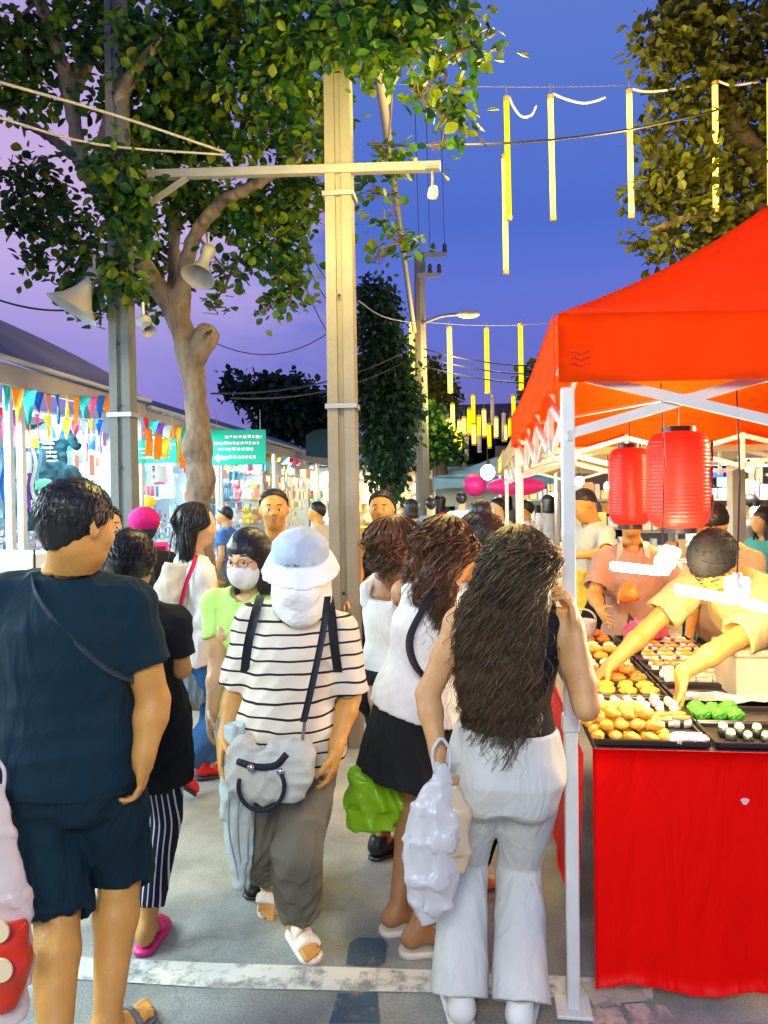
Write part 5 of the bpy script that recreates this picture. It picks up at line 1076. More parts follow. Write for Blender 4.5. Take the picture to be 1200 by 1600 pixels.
horn(W(140, 440, 5.1), (-.45, -.15, -.8), .17, .22, 'grey horn loudspeaker pointing down left of the shop pole')
horn(W(322, 400, 5.4), (-.12, -.3, -.55), .115, .2, 'pale round horn loudspeaker behind the curved branch'); horn(W(226, 505, 5.1), (.4, -.3, -.6), .05, .08, 'small pale floodlight on the side of the shop pole', 'floodlight', 'floodlight')
# far utility pole with crossarms and street lamp
c = W(661, 790, 14)*v(1, 1, 0); fp = root('utility_pole', c, 'far leaning concrete pole with two short crossarms', 'pole'); top_ = W(655, 400, 14); m = MB(); m.tube([c, (c+top_)/2, top_], [.14, .12, .09], 8); m.build('shaft', CONC, fp)
for (y, x1) in ((398, 697), (430, 688)):
    a = W(652, y, 13.9); b_ = W(x1, y, 13.9); m = MB(); m.bar(a, b_, .07); ar = m.build('arm', GREYM, fp)
    for t in (.55, .95): q = a+(b_-a)*t; m = MB(); m.lathe(q+ZZ*.03, [(.03, 0), (.05, .04), (.03, .08), (.045, .12), (.02, .17)], 8); m.build('insulator', mat('insulator', (.05, .03, .03), .3), ar)
lamp_ = root('street_lamp', W(658, 502, 13.9), 'street lamp on a curved arm from the far leaning pole', 'street lamp'); m = MB(); m.tube(catmull([W(660, 505, 13.9), W(690, 494, 13.7), W(718, 491, 13.5)], 5), .03, 6); m.build('arm', GREYM, lamp_, True); V, Q = sdf_mesh([ell(W(732, 491, 13.4), (.2, .12, .07))], .02); mesh_obj('lamp_head', V, Q, mat('lamp_head_grey', (.55, .5, .4), .5), lamp_)
CAB = mat('cable_black', (.015, .015, .018), .6, var=0); CABG = mat('cable_grey', (.30, .28, .30), .6, var=0)
def cable(pts, label, r=.008, mt=None, sag=0, n=12):
    P = np.array(pts, float)
    if len(P) == 2: t = np.linspace(0, 1, n)[:, None]; P = P[0]*(1-t)+P[1]*t; P[:, 2] -= (sag*4*t*(1-t))[:, 0]
    else: P = catmull(P, 5)
    m = MB(); m.tube(P, r, 5); o = m.build('cable', mt or CAB, None, True, loc=P[0]); return tag(o, label, 'cable')
cable([W(575, 225, 5.0), W(1120, 172, 6.6)], 'black cable crossing behind the near light tubes', .009, sag=.10)
cable([W(548, 128, 7.5), W(1230, 118, 8.0)], 'thin grey wire carrying the near row of light tubes', .004, sag=.08, mt=CABG)
cable([W(590, 95, 5.6), W(618, 300, 9), W(648, 520, 14), W(655, 560, 14)], 'thick grey bundle of cables running down to the far pole', .045, CABG)
cable([W(-30, 120, 4.0), W(180, 180, 4.6), W(352, 238, 5.0)], 'upper grey wire from the left edge to the crossarm', .009, CABG); cable([W(-30, 175, 4.0), W(150, 225, 4.6), W(352, 242, 5.0)], 'lower grey wire from the left edge to the crossarm', .008, CABG)
cable([W(-20, 462, 5.5), W(100, 485, 6.0)], 'short black wire above the near shop roof', .008, sag=.03)
for i, (x0, y0, x1, y1) in enumerate(((440, 345, 512, 520), (452, 340, 512, 470), (465, 340, 514, 440))): cable([W(x0, y0, 8), W(x1, y1, 11)], ('first', 'second', 'third')[i]+' of three slanting wires left of the concrete pole, from the left', .008, sag=.1)
cable([W(330, 615, 9), W(640, 545, 13)], 'upper dark wire rising to the right behind the concrete pole', .012, sag=.2); cable([W(360, 622, 9), W(640, 560, 13)], 'lower dark wire rising to the right behind the concrete pole', .012, sag=.2)
cable([W(310, 522, 8), W(520, 515, 9)], 'faint wire level with the cut tree stub', .006, sag=.25)
for i, y in enumerate((543, 556, 570)): cable([W(655, y, 14), W(900, y+28, 12)], ('top', 'middle', 'lowest')+(0,) and ('top', 'middle', 'lowest')[i]+' of three dark wires from the far pole to the right', .012, sag=.12)
for i, x in enumerate((655, 672, 695)): cable([W(x, 395, 14), W(x-8, 120, 8)], ('left', 'middle', 'right')[i]+' of three steep wires above the far pole', .006, sag=0)
cable([W(560, 470, 9), W(600, 495, 10), W(650, 505, 13.9)], 'pale looping wire between the concrete pole and the far pole', .01, CABG)
cable([W(640, 500, 13.9), W(900, 500, 13.9)], 'wire carrying the second row of light tubes', .006, CABG, sag=.1)
# ------------------------------------------------------------------ hanging light tubes
YT = emis('tube_yellow', (1, .78, .0), 1.05); WT = emis('tube_warm_white', (1, .68, .09), 2.7); OFF = mat('tube_off', (.42, .36, .42), .4, var=0)
def tube_light(x0, y0, x1, y1, D, mt, label, r=.026):
    a = W(x0, y0, D); b_ = W(x1, y1, D); b_[:2] = a[:2]+(b_[:2]-a[:2])*.6
    o = root('light_tube', b_, label, 'light tube', 'hanging light tubes'); m = MB(); m.tube([b_+ZZ*.03, a-ZZ*.03], r, 12); m.build('tube', mt, o, True)
    for q, s_ in ((a, 1), (b_, -1)): m = MB(); m.lathe(q-ZZ*.03*s_, [(r*1.1, -.02), (r*1.15, .02), (r*.5, .03)], 10); m.build('end_cap', mt if mt is OFF else mat('cap_amber', (.6, .35, .05), .5, var=0), o)
    m = MB(); m.tube([a, a+ZZ*.1], .003, 4); m.build('wire', CABG, o)
N1 = ('yellow light tube, leftmost of the near row, upper of the two that overlap', 'yellow light tube hanging lower behind the leftmost near one', 'brightest warm white light tube, second place of the near row', 'warm light tube in front of the right tree edge, third of the near row', 'warm light tube against the right tree, fourth of the near row', 'light tube at the right edge of the photo in the tree')
for i, a in enumerate([(791, 150, 797, 346, 7.3, YT), (788, 240, 791, 430, 7.6, WT), (860, 147, 866, 346, 7.3, WT), (983, 139, 988, 343, 7.3, WT), (1117, 126, 1119, 334, 7.3, WT), (1203, 120, 1204, 330, 7.3, WT)]): tube_light(*a, N1[i])
for i, a in enumerate([(643, 502, 644, 604, 14, WT), (702, 510, 704, 615, 14, WT), (760, 512, 762, 616, 14, YT), (813, 505, 815, 611, 14, YT)]): tube_light(*a, ('first', 'second', 'third', 'fourth')[i]+' light tube from the left in the middle row', r=.044)
for i, a in enumerate([(707, 629, 708, 678, 16, WT), (718, 655, 719, 706, 16, WT), (733, 637, 733, 681, 16, YT), (739, 615, 740, 665, 16, YT), (740, 660, 741, 697, 16, WT), (756, 638, 757, 684, 16, WT), (764, 661, 765, 702, 16, YT), (789, 662, 789, 691, 16, WT), (802, 616, 803, 660, 16, YT), (769, 616, 770, 665, 16, OFF), (695, 680, 696, 714, 16, OFF), (729, 682, 729, 714, 16, OFF), (749, 680, 749, 708, 16, OFF), (787, 645, 787, 690, 16, OFF), (712, 668, 712, 700, 16, YT), (725, 650, 725, 682, 16, WT), (748, 648, 748, 684, 16, YT), (775, 650, 775, 686, 16, WT), (797, 652, 797, 684, 16, YT), (700, 652, 700, 684, 16, WT)]):
    tube_light(*a[:6], ('unlit ' if a[5] is OFF else '')+'far light tube, number %s from the left of the small cluster' % ('one two three four five six seven eight nine ten eleven twelve thirteen fourteen fifteen sixteen seventeen eighteen nineteen twenty'.split()[i]) , r=.042)
for i, (p_) in enumerate(([(795, 150), (803, 168), (815, 182), (830, 180), (838, 165)], [(864, 146), (885, 155), (910, 161), (930, 158), (946, 152)], [(988, 139), (1010, 143), (1040, 141), (1080, 134)], [(1120, 126), (1145, 133), (1185, 128)])):
    cable([W(x, y, 7.3) for x, y in p_], 'pale flex looping beside the '+('leftmost', 'second', 'third', 'fourth')[i]+' near light tube', .012, mat('flex_white', (.75, .7, .72), .5, var=0))
YL = (1, .70, .22)
for x, y, D, e in ((790, 290, 6.4, 40), (862, 250, 6.3, 55), (985, 250, 6.3, 55), (1118, 240, 6.3, 55), (700, 560, 13.5, 90), (790, 560, 13.5, 60)): light('POINT', W(x, y, D), e, YL, .25)
light('POINT', W(668, 330, 4.2), 18, (1, .66, .22), .15); light('POINT', W(770, 200, 5.2), 90, (1, .78, .2), .3)
light('POINT', W(560, 190, 3.9), 105, (1, .80, .16), .3); light('POINT', W(480, 360, 4.5), 10, (1, .66, .25), .2)  # first one is an added fill with no fixture, brightens the top leaves
light('POINT', W(690, 640, 14), 30, (.7, 1, .25), .2)
# ------------------------------------------------------------------ left shops
AL = math.radians(6.3); UL = v(math.sin(AL), math.cos(AL), 0); NL = v(-math.cos(AL), math.sin(AL), 0); RL = rotz(-AL); Q0 = v(-2.8, 5.6, 0)
def LQ(s_, off, z): return Q0+UL*s_+NL*off+ZZ*z          # s along the lane from Q0, off behind the eave line
def Lp(px, py, off=0.0):
    k = (px-600)/1204; o = Q0+NL*off; D = (o[0]-UL[0]/UL[1]*o[1])/(k-UL[0]/UL[1]); return W(px, py, D)
def Ls(px, off=0.0): return float(np.dot(Lp(px, 780, off)-Q0, UL))
WALLW = mat('shop_white_panel', (.42, .52, .58), .5, var=.06, vs=3); ROOFM = mat('roof_sheet', (.10, .13, .15), .5, metal=.3, var=.2, vs=2); CANV = mat('grey_canvas', (.20, .19, .20), .8, var=.15, vs=2, bump=.3, bs=8); FASC = mat('fascia_grey', (.30, .27, .26), .7); ROOFE = mat('roof_edge_pale', (.40, .40, .36), .5)
COOL = (.74, .97, 1.0); FL = emis('tube_cool', (.85, .95, 1.0), 6)
bits = {}
def hashm(name, cols, rough=.5):
    m, nt, N, L, b = nodes(name); g = N.new('ShaderNodeNewGeometry'); r = N.new('ShaderNodeValToRGB'); r.color_ramp.interpolation = 'CONSTANT'; L.new(g.outputs['Random Per Island'], r.inputs[0]); e = r.color_ramp.elements
    e[0].position = 0; e[0].color = (*cols[0], 1); e[1].position = 1/len(cols); e[1].color = (*cols[1], 1)
    for i, c_ in enumerate(cols[2:]): q = e.new((i+2)/len(cols)); q.color = (*c_, 1)
    L.new(r.outputs[0], b.inputs['Base Color']); b.inputs['Roughness'].default_value = rough; return m
CARDS = hashm('trinket_cards', [(.7, .8, .85), (.25, .5, .62), (.8, .82, .8), (.12, .42, .55), (.55, .7, .8), (.05, .16, .3), (.7, .12, .25), (.8, .6, .08), (.2, .6, .6), (.85, .85, .9), (.4, .2, .5), (.75, .35, .3)])
WCARDS = hashm('warm_goods', [(.8, .6, .3), (.85, .8, .7), (.75, .35, .15), (.8, .7, .2), (.85, .82, .78), (.5, .25, .12), (.6, .7, .75), (.8, .55, .5)])
def cards(s0, s1, off, z0, z1, sz, mt, parent, name, tilt=0, seed=0, depth=.02):
    rr = np.random.default_rng(seed); m = MB(); ns = int((s1-s0)/sz); nz = int((z1-z0)/(sz*1.2))
    for i in range(ns):
        for j in range(nz):
            if rr.random() < .08: continue
            z = z0+(j+.5)*(z1-z0)/nz; s_ = s0+(i+.5)*(s1-s0)/ns+rr.normal()*.004; o_ = off-.03+tilt*(z-z0)/(z1-z0)
            m.box(LQ(s_, o_-rr.uniform(0, depth), z+rr.normal()*.004), (.012, sz*rr.uniform(.45, .85), sz*rr.uniform(.5, 1.0)), RL@rotz(rr.normal()*.2))
    return tag(m.build(name, mt, parent), kind='stuff')
spans = [(-7.2, -4.6), (-4.5, -2.1), (-2.0, .3), (.4, 2.5), (2.6, 5.2), (5.3, 8.3), (8.4, 12.2), (12.4, 17.0)]
ordw = ['farthest behind the viewpoint', 'second behind the viewpoint', 'nearest to the left edge', 'beside the man in navy, hung with dark shirts', 'behind the grey shop pole', 'under the green arrow sign', 'past the green arrow sign, warm lit', 'last of the row by the concrete pole']
for i, (s0, s1) in enumerate(spans):
    if i == 0: continue
    r = root('market_shop', LQ((s0+s1)/2, 1.0, 0), 'white lit shop '+ordw[i], 'shop'); ln = s1-s0; sm = (s0+s1)/2
    m = MB(); m.box(LQ(sm, 1.75, 1.35), (.05, ln, 2.7), RL); m.build('back_wall', WALLW, r)
    for s_ in (s0, s1): m = MB(); m.box(LQ(s_, 1.0, 1.3), (1.45, .03, 2.6), RL); m.build('side_wall', WALLW, r)
    canvas = i <= 3; m = MB(); ze, zb = (2.66, 3.7) if canvas else (2.60, 3.42)
    nrib = 14; P = []
    for a in np.linspace(0, 1, nrib*4+1):
        if canvas: P.append([LQ(s0-.05+a*(ln+.1), -.05+t*1.9, ze+(zb-ze)*t**.8-.05*math.sin(math.pi*t)*abs(math.sin(a*math.pi*3))) for t in np.linspace(0, 1, 6)])
        else: P.append([LQ(s0-.05+a*(ln+.1), -.05+t*2.3, ze+(zb-ze)*t+.018*math.sin(a*nrib*6.283)) for t in (0, .5, 1)])
    m.slab(np.array(P), .006); m.build('roof', CANV if canvas else ROOFM, r, canvas)
    m = MB(); m.box(LQ(sm, -.02, ze-.10), (.025, ln+.1, .16), RL, .003); m.build('fascia', FASC, r)
    m = MB(); m.box(LQ(sm, -.07, ze+.005), (.05, ln+.12, .03), RL, .003); m.build('gutter', ROOFE, r)
    for s_ in (s0+.03, s1-.03): m = MB(); m.box(LQ(s_, .08, 1.28), (.05, .05, 2.56), RL); m.build('post', WMET, r)
    m = MB(); m.box(LQ(sm, .42, .80), (.75, ln-.14, .04), RL, .005); m.box(LQ(sm, .07, .41), (.02, ln-.18, .74), RL); ct = m.build('counter', mat('counter_white', (.78, .80, .80), .5), r)
    cards(s0+.08, s1-.08, 1.70, .95, 2.25, .07 if i > 4 else .055, CARDS if i < 6 else WCARDS, r, 'wall_goods', 0, i)
    cards(s0+.1, s1-.1, .25, .84, 1.45, .05 if i < 5 else .08, CARDS if i < 6 else WCARDS, r, 'sloped_goods', .45, i+20)
    if i >= 3:
        rr2 = np.random.default_rng(i+50); mm = MB()
        for k in range(int(ln*24)):
            z = rr2.choice([2.28, 2.05, 1.8, 1.58])+rr2.normal()*.02; h_ = rr2.uniform(.07, .2); mm.box(LQ(rr2.uniform(s0+.1, s1-.1), rr2.uniform(.1, .5), z-h_/2), (.012, rr2.uniform(.05, .15), h_), RL@rotz(rr2.normal()*.5))
        tag(mm.build('hanging_goods', CARDS if i < 6 else WCARDS, r), kind='stuff')
    for k, s_ in enumerate(np.linspace(s0+ln*.27, s1-ln*.27, 2)):
        m = MB(); m.tube([LQ(s_-.45, .55, 2.42), LQ(s_+.45, .55, 2.42)], .018, 8); m.build('lamp_tube', FL, r); m = MB(); m.box(LQ(s_, .55, 2.45), (.05, .98, .025), RL); m.build('lamp_fitting', WMET, r)
    warm = i >= 6
    lo_ = light('AREA', LQ(sm, .35, 2.33), 95 if i < 4 else 80, (1, .86, .62) if warm else COOL, .5, sy=ln*.8); lo_.rotation_euler = (0, math.radians(-42), -AL)
    lo_.data.spread = math.radians(170)
    light('AREA', LQ(sm, .7, 2.36), 14, (1, .86, .62) if warm else COOL, .6, sy=ln*.8, rot=(0, math.radians(25), -AL))
m = MB(); P = [[LQ(-1.4+a*3.3, -.55+t*1.0, 3.15-.45*t+.10*math.sin(a*3)) for t in np.linspace(0, 1, 5)] for a in np.linspace(0, 1, 12)]
# goods hanging in front
pc = dict(o=(.80, .30, .03), y=(.85, .62, .05), b=(.02, .16, .55), t=(.03, .42, .42), r=(.72, .03, .06), p=(.22, .06, .45), w=(.8, .8, .82), k=(.75, .12, .32), s=(.25, .55, .75), g=(.10, .50, .25))
PM = {k: cloth('pennant_'+k, c_, trans=.25, bump=0) for k, c_ in pc.items()}
def bunting(x0, y0, x1, y1, off, cols, w_, h_, label, point=True, sag=.04):
    a = Lp(x0, y0, off); b_ = Lp(x1, y1, off); r = root('bunting', a, label, 'bunting'); n = len(cols); t = np.linspace(0, 1, 24)[:, None]; P = a*(1-t)+b_*t; P[:, 2] -= (sag*4*t*(1-t))[:, 0]; m = MB(); m.tube(P, .004, 4); m.build('cord', CABG, r)
    for i, c_ in enumerate(cols):
        u = (i+.5)/n; q = a*(1-u)+b_*u; q[2] -= sag*4*u*(1-u); w2 = .72; an = random.uniform(-.7, .7)+.9; d = v(math.cos(an), math.sin(an)*.6, 0); ww = w_*w2*random.uniform(.8, 1.1); hh = h_*random.uniform(.6, .85)
        m = MB(); rows = []
        for t_ in np.linspace(0, 1, 7):
            k = (1-t_*.92) if point else 1-.15*t_; rows.append([q+d*ww*k*x+ZZ*(-hh*t_)+np.cross(ZZ, d)*.02*math.sin(5*x+t_*4+i) for x in (-.5, -.17, .17, .5)])
        m.slab(np.array(rows), .002); m.build('pennant', PM[c_], r, True)
bunting(0, 600, 172, 617, -.12, 'totbobyotkbo', .17, .30, 'bunting of orange, blue and teal pennants under the near awning edge')
bunting(-20, 628, 160, 655, .15, 'wrptkywyrsyb', .16, .26, 'second string of mixed pennants behind the near one')
bunting(10, 665, 170, 678, .4, 'kwypskbsrbys', .17, .24, 'lower string of square flags above the dark shirts', False)
bunting(222, 650, 300, 668, -.1, 'rtpwoyto', .2, .24, 'bunting between the grey pole and the tree trunk'); bunting(225, 665, 300, 695, -.2, 'ooyyoo', .24, .34, 'orange and yellow flags hanging before the green sign', False); bunting(205, 628, 310, 660, .3, 'tsrptsby', .2, .2, 'faint pennants high beside the tree trunk')
bunting(340, 690, 480, 716, .3, 'ysrwyosrkw', .3, .22, 'small pennants over the plush toys', False)
def shirt_hung(cx, cy, off, w_, h_, mt, label, mark=None, sleeves=True, yaw=0):
    c = Lp(cx, cy, off); r = root('hanging_shirt', c-ZZ*h_/2, label, 'garment'); d = rotz(yaw)@v(.9, .25, 0); d = unit(d); n_ = np.cross(ZZ, d)
    pr = [loft(c-ZZ*h_/2, c+ZZ*h_/2, d, [(0, w_*.5, .035), (.5, w_*.46, .04), (.85, w_*.5, .035), (1, w_*.28, .02)], k=.02)]
    if sleeves: pr += [cap(c+ZZ*h_*.38+d*q*w_*.4, c+ZZ*h_*.12+d*q*w_*.68, .05, .045, k=.02) for q in (-1, 1)]
    V, Q = sdf_mesh(pr, .015, noise=folds(.012, 26, int(cx))); b0 = mesh_obj('cloth', V, Q, mt, r)
    if mark:
        m = MB()
        for k in range(6): m.box(c+ZZ*(h_*(.22-.07*k))-n_*-.045*-1+d*random.uniform(-.02, .02)*w_, (w_*random.uniform(.25, .5), .02, h_*.03), np.stack([d, n_, ZZ], 1))
        m.build('print', mark, b0)
    m = MB(); m.tube([c+ZZ*(h_/2-.02)-d*.1, c+ZZ*(h_/2+.05), c+ZZ*(h_/2-.02)+d*.1], .005, 5); m.tube([c+ZZ*(h_/2+.05), c+ZZ*(h_/2+.16)], .004, 4); m.build('hanger', GREYM, r)
wpr = mat('print_white', (.6, .65, .7), .6, var=0)
shirt_hung(76, 708, .35, .34, .55, cloth('cloth_petrol', (.01, .06, .09)), 'upper dark shirt with a pale print hanging in the nearest shop', wpr); shirt_hung(80, 775, .3, .42, .62, cloth('cloth_petrol2', (.012, .05, .075)), 'lower dark shirt hanging below the printed one')
shirt_hung(108, 705, .5, .36, .75, cloth('cloth_ice', (.45, .62, .68)), 'pale ice blue dress hanging right of the dark shirts', sleeves=False); shirt_hung(132, 715, .8, .34, .5, cloth('cloth_slate', (.10, .14, .18)), 'slate grey shirt with white print near the grey pole', wpr)
shirt_hung(155, 735, .9, .30, .4, WHITEF, 'white printed shirt beside the grey pole', mat('print_red', (.7, .1, .12), .6, var=0)); shirt_hung(250, 745, .6, .4, .6, cloth('cloth_paleblue', (.4, .6, .75)), 'pale blue shirt between pole and tree', PM['r'], False)
m = MB(); rb = root('ribbon_rack', Lp(22, 800, .2), 'rack of long shiny coloured ribbons at the left edge', 'ribbons')
for i, c_ in enumerate('kwsbwstwpws'):
    a = Lp(-20+i*8, 700, .2+.05*(i % 3)); P = [[a+UL*x+ZZ*(-.55*t)+NL*.02*math.sin(t*9+i) for x in (-.025, .025)] for t in np.linspace(0, 1, 10)]; m = MB(); m.slab(np.array(P), .002); m.build('ribbon', PM[c_], rb, True)
for i, (x, y, rr_, mt, lb) in enumerate(((205, 822, .09, 'y', 'yellow price bubble low left of the tree trunk'), (308, 768, .10, 'y', 'yellow price bubble at the tree trunk'), (70, 757, .06, 'g', 'green balloon on the lower dark shirt'), (494, 784, .10, 'g', 'green round tag on a white ball near the concrete pole'))):
    if i == 0: x, y = 228, 784
    c = Lp(x, y, .1); V, Q = sdf_mesh([ell(c, (rr_*1.3, .03, rr_*.8))], .012); tag(mesh_obj('price_tag', V, Q, cloth('tag_'+mt+'2', pc[mt], .4), None, loc=c-ZZ*rr_), lb, 'price tag')
# green signs with arrow
SG = mat('sign_green', (.0, .46, .30), .35, var=.03); SW = mat('sign_white', (.85, .88, .86), .4, var=0)
def gsign(x0, y0, x1, y1, D, label, arrow=True):
    a, b_ = W(x0, y0, D), W(x1, y1, D); c = (a+b_)/2; w_ = abs(b_[0]-a[0]); h_ = abs(b_[2]-a[2]); r = root('green_sign', c-ZZ*h_/2, label, 'sign'); m = MB(); m.box(c, (w_, .03, h_), bev=.005); m.build('panel', SG, r)
    for k, (z, l0, l1) in enumerate(((.30, .25, .92), (.12, .05, .85), (-.05, .12, .78), (-.28, .10, .80))):
        x = l0; m = MB()
        while x < l1:
            ww = random.uniform(.03, .09); m.box(c+v((x-.5+ww/2)*w_, -.018, z*h_+random.uniform(-.01, .01)*h_), (ww*w_*.85, .006, h_*random.uniform(.06, .10))); x += ww+.012
        m.build('lettering', SW, r)
    if arrow:
        m = MB(); q = c+v(-.36*w_, -.02, -.30*h_); m.add([q+v(-.1*w_, 0, 0), q+v(0, 0, .13*h_), q+v(0, 0, .05*h_), q+v(.16*w_, 0, .05*h_), q+v(.16*w_, 0, -.05*h_), q+v(0, 0, -.05*h_), q+v(0, 0, -.13*h_)], [(0, 6, 5, 4, 3, 2, 1)]); m.build('arrow', SW, r)
    for q in (-.4, .4): m = MB(); m.tube([c+v(q*w_, 0, h_/2), c+v(q*w_, 0, h_/2+.25)], .005, 4); m.build('hanging_wire', GREYM, r)
gsign(330, 672, 416, 726, 9.6, 'larger green sign with white lines and an arrow, right of the tree trunk'); gsign(212, 688, 277, 723, 8.2, 'smaller green sign half hidden by flags, left of the tree trunk', False)
# plush toys
def plush(seed): return sdf_mesh([ell((0, 0, .13), (.10, .08, .12), k=.03), ell((0, -.01, .28), (.09, .08, .08), k=.02), ell((-.065, 0, .35), (.032, .02, .035), k=.01), ell((.065, 0, .35), (.032, .02, .035), k=.01), ell((-.07, -.05, .06), (.04, .06, .04), k=.01), ell((.07, -.05, .06), (.04, .06, .04), k=.01), ell((-.1, -.02, .17), (.03, .03, .06), k=.01), ell((.1, -.02, .17), (.03, .03, .06), k=.01)], .014)
V, Q = plush(0); first = {}
cl_ = {'white': (.8, .78, .75), 'tan': (.6, .35, .15), 'pink': (.75, .25, .3), 'yellow': (.8, .6, .1), 'blue': (.2, .4, .65)}
k = 0; rows_ = [(745, 'top shelf'), (785, 'middle shelf'), (822, 'low shelf')]
for y, sh_n in rows_:
    for x in range(338, 415, 15):
        cn = list(cl_)[(k*3+x) % 5]; c = Lp(x, y, .35); ff = (cn, sh_n)
        if cn not in first:
            r = root('plush_toy', (0, 0, 0), None, None); mesh_obj('plush_body', V, Q, cloth('plush_'+cn, cl_[cn], .95), r); m = MB()
            for q in (-.03, .03): m.lathe((q, -.085, .295), [(.011, 0), (.008, .006)], 8, ax=(0, -1, 0))
            m.build('eyes', BLACKP, r); first[cn] = r
        else: r = link_copy(first[cn])
        r.location = tuple(c); r.rotation_euler = (0, 0, random.uniform(-.3, .5)); tag(r, '%s plush toy standing on the %s of the warm shop' % (cn, sh_n), 'plush toy', '%s plush toys on the %s' % (cn, sh_n)); k += 1
# stainless frame and bin at left edge
r = root('display_rack', Lp(25, 900, -.3)*v(1, 1, 0), 'white box of small goods in a thin black frame at the left edge', 'display rack'); q = Lp(25, 900, -.3)*v(1, 1, 0); m = MB(); m.box(q+ZZ*1.12, (.46, .35, .30), RL, .01); m.build('box', mat('counter_white', (.78, .8, .8)), r)
m = MB(); P = [q+RL@v(x, -.19, z) for x, z in ((-.25, .0), (-.25, 1.30), (.25, 1.30), (.25, 0))]; m.tube(P, .008, 6); m.build('frame', BLACKP, r)
# dark blue awning + white lamp box left of the pole, far row end
m = MB(); P = [[W(x, y0+(y1-y0)*t, 15+t*.0) for t in (0, .5, 1)] for x, y0, y1 in ((478, 680, 712), (492, 672, 714), (512, 670, 716), (545, 672, 716))]; m.slab(np.array(P), .02); tag(m.build('side_curtain', cloth('tarp_dark_blue', (.02, .06, .10)), None, True), 'dark blue tarpaulin at the far end of the left roofs', 'tarpaulin')
# ------------------------------------------------------------------ far right clutter: stalls, goods, hall
hall = root('market_hall', v(9, 18, 0), 'long low market hall with dark roof behind the right stalls', 'building'); m = MB(); m.box((12, 20, 1.5), (18, .3, 3.0), rotz(-.12)); m.build('wall', mat('hall_wall', (.35, .30, .24), .8), hall)
m = MB(); P = [[v(x, 19.6-(x-3)*.12-1.5+t*3.5, 3.0+1.2*t) for t in (0, 1)] for x in np.linspace(1.8, 22, 12)]; m.slab(np.array(P), .05); m.build('roof', mat('hall_roof', (.06, .035, .03), .8), hall)
m = MB(); m.bar(W(1095, 712, 7.2), W(1330, 700, 6.6), .12, .10); m.bar(W(1150, 712, 7.1)*v(1, 1, 0), W(1150, 712, 7.1), .12); tag(m.build('beam_frame', mat('beam_grey', (.45, .42, .34), .6), None, loc=W(1150, 712, 7.1)*v(1, 1, 0)), 'grey post and beam right of the nearer red lantern', 'post')
sc = root('led_screen', W(1132, 745, 7.6)-ZZ*.2, 'blue and violet glowing screen right of the nearer lantern', 'screen'); m = MB(); m.box(W(1132, 745, 7.6), (.32, .05, .22)); m.build('casing', BLACKP, sc)
for i, (dx, dz, c_) in enumerate(((-.09, .04, (.05, .1, 1)), (.07, .04, (.35, .05, 1)), (-.02, -.05, (.3, .7, 1)))): m = MB(); m.box(W(1132, 745, 7.6)+v(dx, -.03, dz), (.13, .01, .09)); m.build('glow_panel', emis('screen_%d' % i, c_, 2.5), sc)
# goods tables of the other stalls
def stall_table(x0, y0, D, w_, d_, mtc, goods, label, seed, zt=.8):
    c = W(x0, y0, D)*v(1, 1, 0); r = root('stall_table', c, label, 'table'); m = MB(); m.box(c+ZZ*(zt-.02), (w_, d_, .04), R7, .005); m.box(c+ZZ*(zt/2-.03)-UU*(d_/2-.01), (w_-.02, .02, zt-.1), R7); m.box(c+ZZ*(zt/2-.03)-NN*(w_/2-.01), (.02, d_-.05, zt-.1), R7); m.build('table_cloth', mtc, r); rr = np.random.default_rng(seed); m = MB()
    for i in range(int(w_*d_*70)):
        a, b_ = rr.uniform(-.46, .46)*w_, rr.uniform(-.46, .46)*d_; h_ = rr.uniform(.03, .16); q = c+NN*a+UU*b_+ZZ*zt
        if rr.random() < .5: m.lathe(q, [(.04, 0), (.06, h_*.5), (.055, h_), (.01, h_*1.05)], 8)
        else: m.box(q+ZZ*h_/2, (rr.uniform(.06, .16), rr.uniform(.05, .12), h_), rotz(rr.uniform(0, 3)), .006)
    tag(m.build('goods', goods, r), kind='stuff'); return r
CW = cloth('cloth_cream2', (.6, .55, .42)); TEALC = cloth('cloth_teal', (.02, .25, .25)); YC = cloth('cloth_yel', (.75, .5, .05))
stall_table(905, 790, 6.6, 1.3, 1.6, CW, WCARDS, 'cream table piled with goods under the beige canopy', 1); stall_table(1010, 790, 7.8, 2.0, 1.2, YC, WCARDS, 'yellow table of goods beyond the pink-shirted vendor', 2); stall_table(840, 790, 10.5, 1.4, 2, CW, WCARDS, 'cream table of food under the yellow canopy', 3)
stall_table(1180, 790, 6.2, 1.2, 1.2, TEALC, WCARDS, 'teal covered table at the right edge behind the vendors', 4); stall_table(700, 790, 14.5, 2.0, 1.5, TEALC, CARDS, 'teal stall table beneath the pale blue tent', 5)
def shelf(x, D, w_, h_, label, seed, mt):
    c = W(x, 790, D)*v(1, 1, 0); r = root('goods_shelf', c, label, 'shelf'); m = MB()
    for z in np.arange(.5, h_+.01, .35): m.box(c+ZZ*z, (w_, .35, .025), R7)
    for q in (-w_/2, w_/2): m.box(c+NN*q+ZZ*h_/2, (.03, .35, h_), R7)
    m.build('rack', mat('rack_grey', (.3, .28, .24), .6), r); m = MB(); rr = np.random.default_rng(seed)
    for z in np.arange(.5, h_-.1, .35):
        a = -w_/2+.06
        while a < w_/2-.08: ww = rr.uniform(.05, .13); hh = rr.uniform(.1, .26); m.box(c+NN*(a+ww/2)+ZZ*(z+.014+hh/2)-UU*.05, (ww*.9, .12, hh), R7, .005); a += ww+.01
    tag(m.build('goods', mt, r), kind='stuff')
